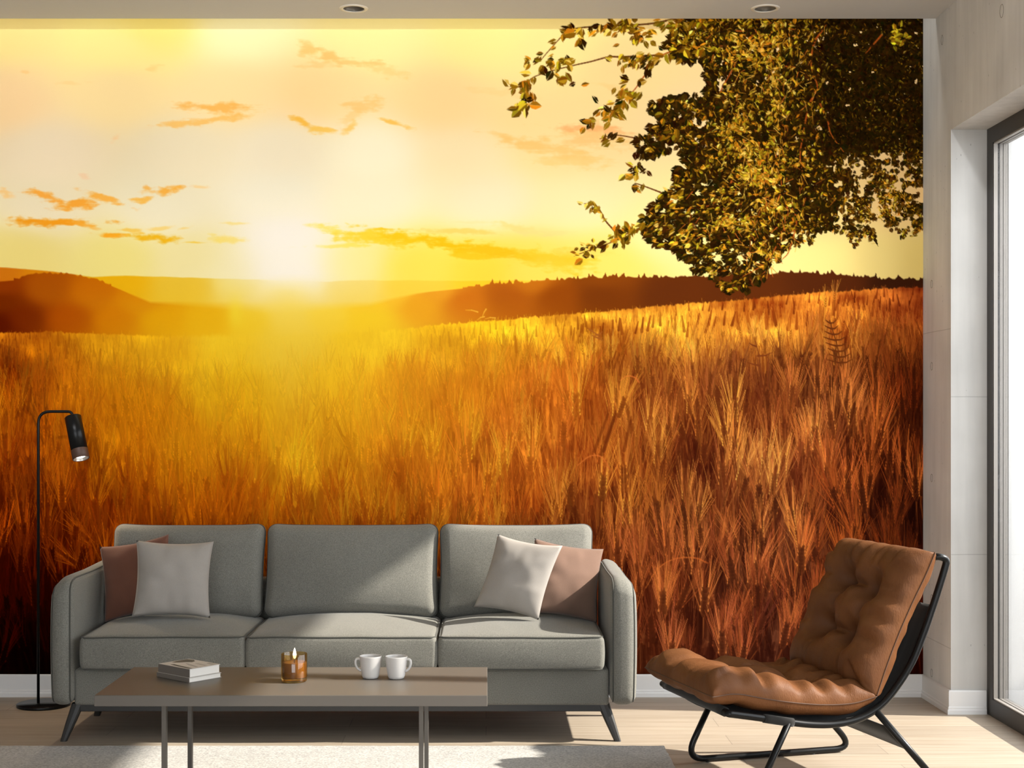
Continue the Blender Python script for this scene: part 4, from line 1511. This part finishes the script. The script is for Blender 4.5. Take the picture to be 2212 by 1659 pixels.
pillow('throw_pillow', 'light grey pillow on the shaded end of the sofa, leaning against the rust brown pillow', M_PILLOW, (-1.296, -0.738, 0.628), 0.318, 0.318, 1.5, 6, -13, seed=1.4)
pillow('throw_pillow', 'rust brown pillow tucked behind the light grey one next to the floor lamp end armrest', M_RUST, (-1.478, -0.612, 0.617), 0.322, 0.325, -11, -14, -13, seed=2.6)
pillow('throw_pillow', 'light grey pillow on the sunlit end of the sofa, leaning against the blush pillow', M_PILLOW, (0.132, -0.722, 0.636), 0.290, 0.318, 8, -20, -13, seed=4.2, skew=0.12)
pillow('throw_pillow', 'blush pink pillow tucked behind the light grey one at the armrest near the leather chair', M_BLUSH, (0.337, -0.612, 0.607), 0.312, 0.318, 10, 16, -13, seed=5.8)

# ------------------------------------------------------------------ coffee table
TZ = 0.400
TAB = Vector((-0.63, -1.785, 0))
table = thing('coffee_table', 'low taupe coffee table with thin metal legs on the pale rug', 'table', TAB)
bevel(put('tabletop', box(-1.266, 0.0045, -2.046, -1.523, TZ - 0.036, TZ), M_TABLE, table, TAB, smooth=False), 0.002)
for lx in (-1.052, -0.212):
    for ly in (-1.985, -1.575):
        bevel(put('leg', box(lx - 0.0075, lx + 0.0075, ly - 0.0125, ly + 0.0125, 0.0133, TZ - 0.036), M_TLEG, table, TAB, smooth=False), 0.001)

# books on the table
BK_A = math.atan2(0.104, 0.089)          # direction of the fore edge
e1 = Vector((0.137 * math.cos(BK_A), 0.137 * math.sin(BK_A), 0)).normalized()
e2 = Vector((-e1.y, e1.x, 0))
C0 = Vector((-1.003, CAM_Y + 4.852, TZ))


def book(name, label, o_, w, d, z, h, cover, graphic=False):
    """w along the lit page edge, d along the shaded side."""
    base = C0 + e1 * o_[0] + e2 * o_[1]
    root = thing(name, label, 'book', (base.x, base.y, z), math.atan2(e1.y, e1.x), 'books on the coffee table')
    t = 0.0016
    spine = join(box(-0.002, w + 0.003, -0.001, d + 0.002, 0.0002, t), box(-0.002, w + 0.003, -0.001, d + 0.002, h - t, h))
    bevel(link_mesh('cover', *spine, cover, parent=root, smooth=False), 0.0006, 1)
    link_mesh('pages', *box(0.0, w, 0.002, d - 0.0012, t, h - t), M_PAPER, parent=root, smooth=False)
    bevel(link_mesh('spine', *box(-0.0028, 0.0, -0.001, d + 0.002, 0.0004, h - 0.0004), M_SPINE_SHADE, parent=root, smooth=False), 0.0006, 1)
    if graphic:
        cv = root.children[0]

        def blob(pts):
            m = len(pts)
            P = [Vector((x * w, y * d, h)) for x, y in pts]
            V = P + [p + Vector((0, 0, 0.0004)) for p in P]
            return V, [tuple(range(m)), tuple(range(m, 2 * m))] + [(k, (k + 1) % m, m + (k + 1) % m, m + k) for k in range(m)]
        link_mesh('cover_print', *join(blob([(0.35, 0.92), (0.62, 0.97), (0.93, 0.98), (0.97, 0.80), (0.86, 0.66), (0.72, 0.62), (0.62, 0.72), (0.46, 0.78), (0.38, 0.84)]),
                                       blob([(0.02, 0.05), (0.12, 0.03), (0.16, 0.45), (0.20, 0.70), (0.10, 0.72), (0.05, 0.4)])), M_COVERPRINT, parent=cv, smooth=False)
        link_mesh('cover_print', *join(blob([(0.30, 0.10), (0.36, 0.08), (0.52, 0.55), (0.48, 0.60), (0.38, 0.42)]), blob([(0.60, 0.10), (0.66, 0.08), (0.70, 0.40), (0.64, 0.44)]),
                                       blob([(0.80, 0.06), (0.97, 0.05), (0.96, 0.30), (0.84, 0.26)])), M_COVERTINT, parent=cv, smooth=False)
    return root


book('book', 'thin pale book lying flat on the table under the thicker book', (0, 0), 0.134, 0.176, TZ, 0.0165, M_COVER)
book('book', 'thicker pale book with a grey pattern on its cover lying on the thin book', (0.004, 0.003), 0.127, 0.170, TZ + 0.0165, 0.029, M_COVER, True)

# candle
CN = Vector((-0.6525, -1.800, TZ))
candle = thing('candle', 'lit candle in an amber glass tumbler on the coffee table', 'candle', CN)
gl = lathe([(0.0, 0.0003), (0.040, 0.0003), (0.0435, 0.004), (0.0443, 0.02), (0.0443, 0.094), (0.0432, 0.0952), (0.0422, 0.094), (0.0420, 0.016), (0.039, 0.0125), (0.0, 0.0118)], 48)
link_mesh('glass', *gl, M_AMBER, parent=candle)
wx = lathe([(0.0, 0.0125), (0.038, 0.0132), (0.0414, 0.017), (0.0414, 0.062), (0.040, 0.0665), (0.030, 0.064), (0.012, 0.0625), (0.0, 0.0625)], 40)
link_mesh('wax', *wx, M_WAX, parent=candle)
link_mesh('wick', *tube([(0, 0, 0.062), (0.0005, 0, 0.072), (0.002, 0, 0.080)], 0.0012, 8), M_GASKET, parent=candle)
fl_ = lathe([(0.0002, 0.076), (0.0038, 0.080), (0.0058, 0.086), (0.0060, 0.092), (0.0047, 0.100), (0.0026, 0.108), (0.0002, 0.1145)], 20)
link_mesh('flame', *moved(fl_, (0.0015, 0, 0)), M_FLAME, parent=candle)


def cup(label, x, y, handle_deg):
    root = thing('mug', label, 'mug', (x, y, TZ), math.radians(handle_deg), 'white mugs on the coffee table')
    pr = [(0.0, 0.0006), (0.0225, 0.0006), (0.0268, 0.003), (0.0295, 0.010), (0.0345, 0.040), (0.0378, 0.0735), (0.0382, 0.0762), (0.0372, 0.0775), (0.0360, 0.0765),
          (0.0355, 0.072), (0.0320, 0.040), (0.0268, 0.012), (0.020, 0.0065), (0.0, 0.006)]
    link_mesh('bowl', *lathe(pr, 48), M_CERAMIC, parent=root)
    P = spline([(0.0350, 0, 0.066), (0.0430, 0, 0.0685), (0.0505, 0, 0.0640), (0.0515, 0, 0.052), (0.0460, 0, 0.037), (0.0330, 0, 0.026)], 7)
    V, Fc = tube(P, 0.0042, 10)
    V = [Vector((p.x, p.y * 0.9, p.z)) for p in V]
    link_mesh('handle', V, Fc, M_CERAMIC, parent=root)


cup('white mug next to the candle, shaded by the other mug', -0.3975, -1.742, 188)
cup('white mug with its handle towards the sunlit end of the table', -0.3085, -1.748, -14)

# ------------------------------------------------------------------ rug
rv, rf = rbox(1.85, 0.90, 0.0055, 0.004, (150, 70, 1), 2)
for p in rv:
    if p[2] > 0.002:
        p[2] += float(vnoise(np.array(p[0] * 60), np.array(p[1] * 60))) * 0.002
rv = rv + np.array([0.697 - 1.85, CAM_Y + 5.62 - 0.90, 0.0056])
rv[:, 0] += np.where(rv[:, 0] > 0.5, (wav(rv[:, 1], rv[:, 1] * 0, 0, 40, 0.006)), 0)
M_RUG = fabric('ivory_loop_wool', (0.37, 0.36, 0.34), 130, 0.30, 1.0, 0.06)
tag(link_mesh('area_rug', rv, rf, M_RUG), 'ivory looped wool rug on the oak floor under the coffee table', 'rug')

# ------------------------------------------------------------------ floor lamp
LMP = Vector((-1.990, -0.225, 0))
lamp = thing('floor_lamp', 'slim black floor lamp with a spot head standing behind the sofa arm', 'lamp', LMP)
put('base', moved(lathe([(0.0, 0.0), (0.116, 0.0), (0.118, 0.002), (0.118, 0.010), (0.1165, 0.012), (0.0, 0.0125)], 56), LMP), M_BLACK, lamp, LMP)
pole_x = -2.014
pole = fillet([(pole_x, -0.225, 0.011), (pole_x, -0.225, 1.323), (-1.867, -0.225, 1.323), (-1.853, -0.232, 1.296)], 0.055, 8)
put('pole', tube(pole, 0.0065, 12), M_BLACK, lamp, LMP)
ax = Vector((0.057, -0.060, -0.200)).normalized()
top = Vector((-1.857, -0.232, 1.300))
Rm = ax.to_track_quat('Z', 'Y').to_matrix()
sh = moved(lathe([(0.0, 0.0), (0.034, 0.0), (0.0368, 0.003), (0.0368, 0.160), (0.0340, 0.160), (0.0340, 0.05), (0.0, 0.05)], 40), top, Rm)
shade = put('lamp_shade', sh, M_BLACK, lamp, LMP)
put('wood_ring', moved(lathe([(0.0372, 0.160), (0.0372, 0.203), (0.0352, 0.204), (0.0345, 0.203), (0.0345, 0.160)], 40), top, Rm), M_WALNUT, shade, LMP)
put('reflector', moved(lathe([(0.0338, 0.2015), (0.026, 0.180), (0.012, 0.165), (0.0, 0.163)], 40), top, Rm), M_CHROME, shade, LMP)
put('bulb', moved(lathe([(0.0, 0.198), (0.010, 0.197), (0.020, 0.193), (0.0225, 0.186), (0.020, 0.180), (0.0, 0.178)], 28), top, Rm), M_BULB, shade, LMP)

ld = bpy.data.lights.new('floor_lamp_light', 'SPOT')
ld.energy = 11
ld.color = (1.0, 0.80, 0.56)
ld.spot_size = math.radians(95)
ld.spot_blend = 0.9
ld.shadow_soft_size = 0.02
lo_ = bpy.data.objects.new('floor_lamp_light', ld)
lo_.location = top + ax * 0.208
lo_.rotation_euler = ax.to_track_quat('-Z', 'Y').to_euler()
COL.objects.link(lo_)

# ------------------------------------------------------------------ recessed ceiling downlights
for (dx, dy), lb in zip(DL, ('recessed round ceiling downlight above the sofa in front of the mural sky', 'recessed round ceiling downlight in front of the printed tree near the concrete pier')):
    d = thing('downlight', lb, 'downlight', (dx, dy, ZC), 0, 'recessed ceiling downlights')
    link_mesh('trim_ring', *lathe([(0.0495, 0.004), (0.0465, -0.003), (0.050, -0.005), (0.0610, -0.0035), (0.0635, 0.0)], 48), M_TRIMRING, parent=d)
    link_mesh('reflector', *lathe([(0.0475, 0.0), (0.046, 0.018), (0.0445, 0.018), (0.043, 0.036), (0.0415, 0.036), (0.040, 0.055), (0.034, 0.085), (0.0, 0.090)], 48), M_DULL, parent=d)

# ------------------------------------------------------------------ leather lounge chair
# local axes: +x forward (seat front), +y towards the near side, z up; origin under the far front leg
CH = Vector((0.818, -1.284, 0))
EF = Vector((-math.cos(math.radians(16)), -math.sin(math.radians(16)), 0))
chair = thing('lounge_chair', 'tan leather lounge chair with tufted cushions on a black tube frame beside the window', 'chair', CH, math.atan2(EF.y, EF.x))
CW = 0.565
PROF = [(0.150, 0.302), (0.06, 0.286), (-0.05, 0.265), (-0.15, 0.250), (-0.24, 0.247), (-0.33, 0.262), (-0.41, 0.302), (-0.47, 0.362), (-0.53, 0.445), (-0.575, 0.54), (-0.615, 0.64), (-0.650, 0.735)]
R_T = 0.0125
side0 = [(a, 0.0, b) for a, b in PROF]
top_b = [(-0.668, 0.0, 0.792), (-0.640, 0.0, 0.822), (-0.615, 0.0, 0.800)]
near = spline([(a, CW, b) for a, b in PROF], 5)
far = spline([(a, 0.0, b) for a, b in PROF], 5)
head_n = fillet([near[-1], Vector((-0.672, CW, 0.800)), Vector((-0.630, CW, 0.812)), Vector((-0.615, CW - 0.055, 0.79))], 0.04, 6)
head_f = fillet([far[-1], Vector((-0.672, 0, 0.800)), Vector((-0.630, 0, 0.812)), Vector((-0.615, 0.055, 0.79))], 0.04, 6)
front = [Vector((0.150, 0.0, 0.302)), Vector((0.168, 0.0, 0.305)), Vector((0.168, CW, 0.305)), Vector((0.150, CW, 0.302))]
loop = list(reversed(head_f)) + list(reversed(far))[1:-1] + fillet([far[1]] + front + [near[1]], 0.045, 6)[1:-1] + near[1:-1] + head_n
loop = [loop[0]] + [p for a, p in zip(loop, loop[1:]) if (p - a).length > 1e-4]
seat_frame = link_mesh('seat_frame', *tube(loop, R_T, 14, closed=True), M_BLACK, parent=chair)
slv = [(0.166, y, 0.305) for y in np.linspace(0.03, CW - 0.03, 12)]
link_mesh('front_sleeve', *tube(slv, 0.0165, 14), M_SLING, parent=chair)
link_mesh('front_sleeve', *tube([near[k] for k in range(6, 12)], 0.0150, 12), M_SLING, parent=chair)
# sling of black fabric between the side tubes
V, Fc = [], []
slp = spline([(a, 0, b) for a, b in PROF[:-1]], 4)
for k, p in enumerate(slp):
    for j in range(9):
        s = j / 8
        sag = 0.022 * (1 - (2 * s - 1) ** 2)
        V.append((p.x + (0.4 * sag if k < 20 else 0.0), 0.004 + s * (CW - 0.008), p.z - (sag if k < 24 else 0.0)))
for k in range(len(slp) - 1):
    for j in range(8):
        Fc.append((k * 9 + j, k * 9 + j + 1, (k + 1) * 9 + j + 1, (k + 1) * 9 + j))
sl = link_mesh('sling', V, Fc, M_SLING, parent=chair)
so = sl.modifiers.new('thick', 'SOLIDIFY')
so.thickness = 0.003


def sled(y):
    P = [(-0.052, y, 0.262), (0.075, y, 0.0135), (-0.635, y, 0.0135), (-0.385, y, 0.285)]
    return tube(fillet([Vector(p) for p in P], 0.085, 9), R_T * 0.95, 14)


for y in (-0.004, CW + 0.004):
    lg = link_mesh('leg', *sled(y), M_BLACK, parent=chair)
    for fx in (-0.02, -0.46):
        link_mesh('foot_pad', *moved(lathe([(0.0, 0.0), (0.008, 0.0), (0.0085, 0.004), (0.0, 0.0041)], 14), (fx, y, 0)), M_GASKET, parent=lg)
# rear stretcher band below the seat
V = []
for s in np.linspace(0, 1, 9):
    y = 0.0 + s * CW
    V += [(-0.445, y, 0.222), (-0.520, y, 0.140)]
Fc = [(2 * k, 2 * k + 1, 2 * k + 3, 2 * k + 2) for k in range(8)]
bd = link_mesh('rear_band', V, Fc, M_SLING, parent=chair)
so = bd.modifiers.new('thick', 'SOLIDIFY')
so.thickness = 0.004


def tufted(nu, nv, frame, half_t, tufts, creases, seed, lip):
    """padded panel. frame(u, v) gives point and normal for u, v in -1..1."""
    V, Fc, idx = [], [], {}
    U = np.sin(np.linspace(-math.pi / 2, math.pi / 2, nu + 1)) * 0.55 + np.linspace(-1, 1, nu + 1) * 0.45
    W = np.sin(np.linspace(-math.pi / 2, math.pi / 2, nv + 1)) * 0.55 + np.linspace(-1, 1, nv + 1) * 0.45
    for s in (1, -1):
        for i, u in enumerate(U):
            for j, w in enumerate(W):
                rim = i in (0, nu) or j in (0, nv)
                if rim and s == -1:
                    idx[(s, i, j)] = idx[(1, i, j)]
                    continue
                P, n = frame(u, w)
                b = ((1 - abs(u) ** 7) * (1 - abs(w) ** 7)) ** 0.42 if not rim else 0.0
                t = half_t * b
                if s == 1:
                    dip = 0.0
                    for (a, c, wd, dp) in tufts:
                        dip = max(dip, dp * math.exp(-(((u - a) / wd) ** 2 + ((w - c) / wd) ** 2)))
                    for (a0, c0, a1, c1, wd, dp) in creases:
                        ex, ey = a1 - a0, c1 - c0
                        q = max(0, min(1, ((u - a0) * ex + (w - c0) * ey) / (ex * ex + ey * ey)))
                        dd = math.hypot(u - a0 - q * ex, w - c0 - q * ey)
                        dip = max(dip, dp * math.exp(-(dd / wd) ** 1.3))
                    t = t * (1 + 0.30 * float(vnoise(np.array(u * 2.3 + seed), np.array(w * 2.3 + seed * 2)) - 0.5)) - dip * b
                    # small gathers running in from the rim
                    e = max(abs(u), abs(w))
                    g = float(vnoise(np.array((w if abs(u) > abs(w) else u) * 7 + seed * 5), np.array((u if abs(u) > abs(w) else w) * 1.2 + 3)) - 0.5)
                    t += g * 0.042 * max(0, (e - 0.40) / 0.60) ** 1.1 * b
                else:
                    t *= lip
                    g = float(vnoise(np.array((w if abs(u) > abs(w) else u) * 8 + seed * 3), np.array(2.0 + e_sign(u, w))) - 0.5)
                    t += g * 0.016 * b
                idx[(s, i, j)] = len(V)
                V.append(P + n * (s * t))
    for s in (1, -1):
        for i in range(nu):
            for j in range(nv):
                Fc.append((idx[(s, i, j)], idx[(s, i + 1, j)], idx[(s, i + 1, j + 1)], idx[(s, i, j + 1)]))
    rimpath = [V[idx[(1, i, 0)]] for i in range(nu + 1)] + [V[idx[(1, nu, j)]] for j in range(1, nv + 1)] + [V[idx[(1, i, nv)]] for i in range(nu - 1, -1, -1)] + [V[idx[(1, 0, j)]] for j in range(nv - 1, 0, -1)]
    return V, Fc, rimpath


def e_sign(u, w):
    return 1.0 if abs(u) > abs(w) else 4.0


SEATC = spline([(0.232, 0, 0.366), (0.14, 0, 0.370), (0.02, 0, 0.345), (-0.10, 0, 0.325), (-0.20, 0, 0.315), (-0.30, 0, 0.316), (-0.385, 0, 0.335)], 8)
BACKC = spline([(-0.385, 0, 0.335), (-0.425, 0, 0.43), (-0.475, 0, 0.54), (-0.530, 0, 0.65), (-0.580, 0, 0.745), (-0.615, 0, 0.825)], 8)


def sweep(path, flip):
    P = np.array([(p.x, p.z) for p in path])
    d = np.r_[0, np.cumsum(np.hypot(*np.diff(P, axis=0).T))]
    d /= d[-1]

    def frame(u, v):
        t = (u + 1) / 2
        x, z = np.interp(t, d, P[:, 0]), np.interp(t, d, P[:, 1])
        t0, t1 = max(0, t - 0.04), min(1, t + 0.04)
        tx, tz = np.interp(t1, d, P[:, 0]) - np.interp(t0, d, P[:, 0]), np.interp(t1, d, P[:, 1]) - np.interp(t0, d, P[:, 1])
        q = math.hypot(tx, tz)
        n = Vector((tz / q, 0, -tx / q)) * flip
        pin = 1 - 0.035 * (1 - u * u) - 0.0
        return Vector((x, CW / 2 + v * (CW / 2 + 0.012) * pin, z)), n
    return frame


ts = [(-0.30, -0.34, 0.20, 0.100), (-0.34, 0.32, 0.20, 0.100), (0.36, -0.30, 0.20, 0.100), (0.33, 0.36, 0.20, 0.100)]
cr = []
for a, c, wd, dp in ts:
    cr += [(a, c, a * 1.1, math.copysign(0.90, c), 0.06, 0.016), (a, c, math.copysign(0.90, a), c * 1.1, 0.06, 0.018)]
for a, b, dp in ((0, 1, 0.060), (2, 3, 0.060), (0, 2, 0.050), (1, 3, 0.050)):
    cr.append((ts[a][0], ts[a][1], ts[b][0], ts[b][1], 0.085, dp))
V, Fc, rim = tufted(72, 66, sweep(SEATC, 1), 0.074, [(a, c, w_, d * 0.75) for a, c, w_, d in ts], [q[:5] + (q[5] * 0.7,) for q in cr], 1.7, 0.72)
sc = link_mesh('seat_cushion', V, Fc, M_LEATHER, parent=chair)
link_mesh('seam', *tube(rim, 0.0022, 6, closed=True), M_SEAM, parent=sc)
V, Fc, rim = tufted(72, 66, sweep(BACKC, 1), 0.094, ts, cr, 4.9, 0.55)
bc = link_mesh('back_cushion', V, Fc, M_LEATHER, parent=chair)
link_mesh('seam', *tube(rim, 0.0022, 6, closed=True), M_SEAM, parent=bc)
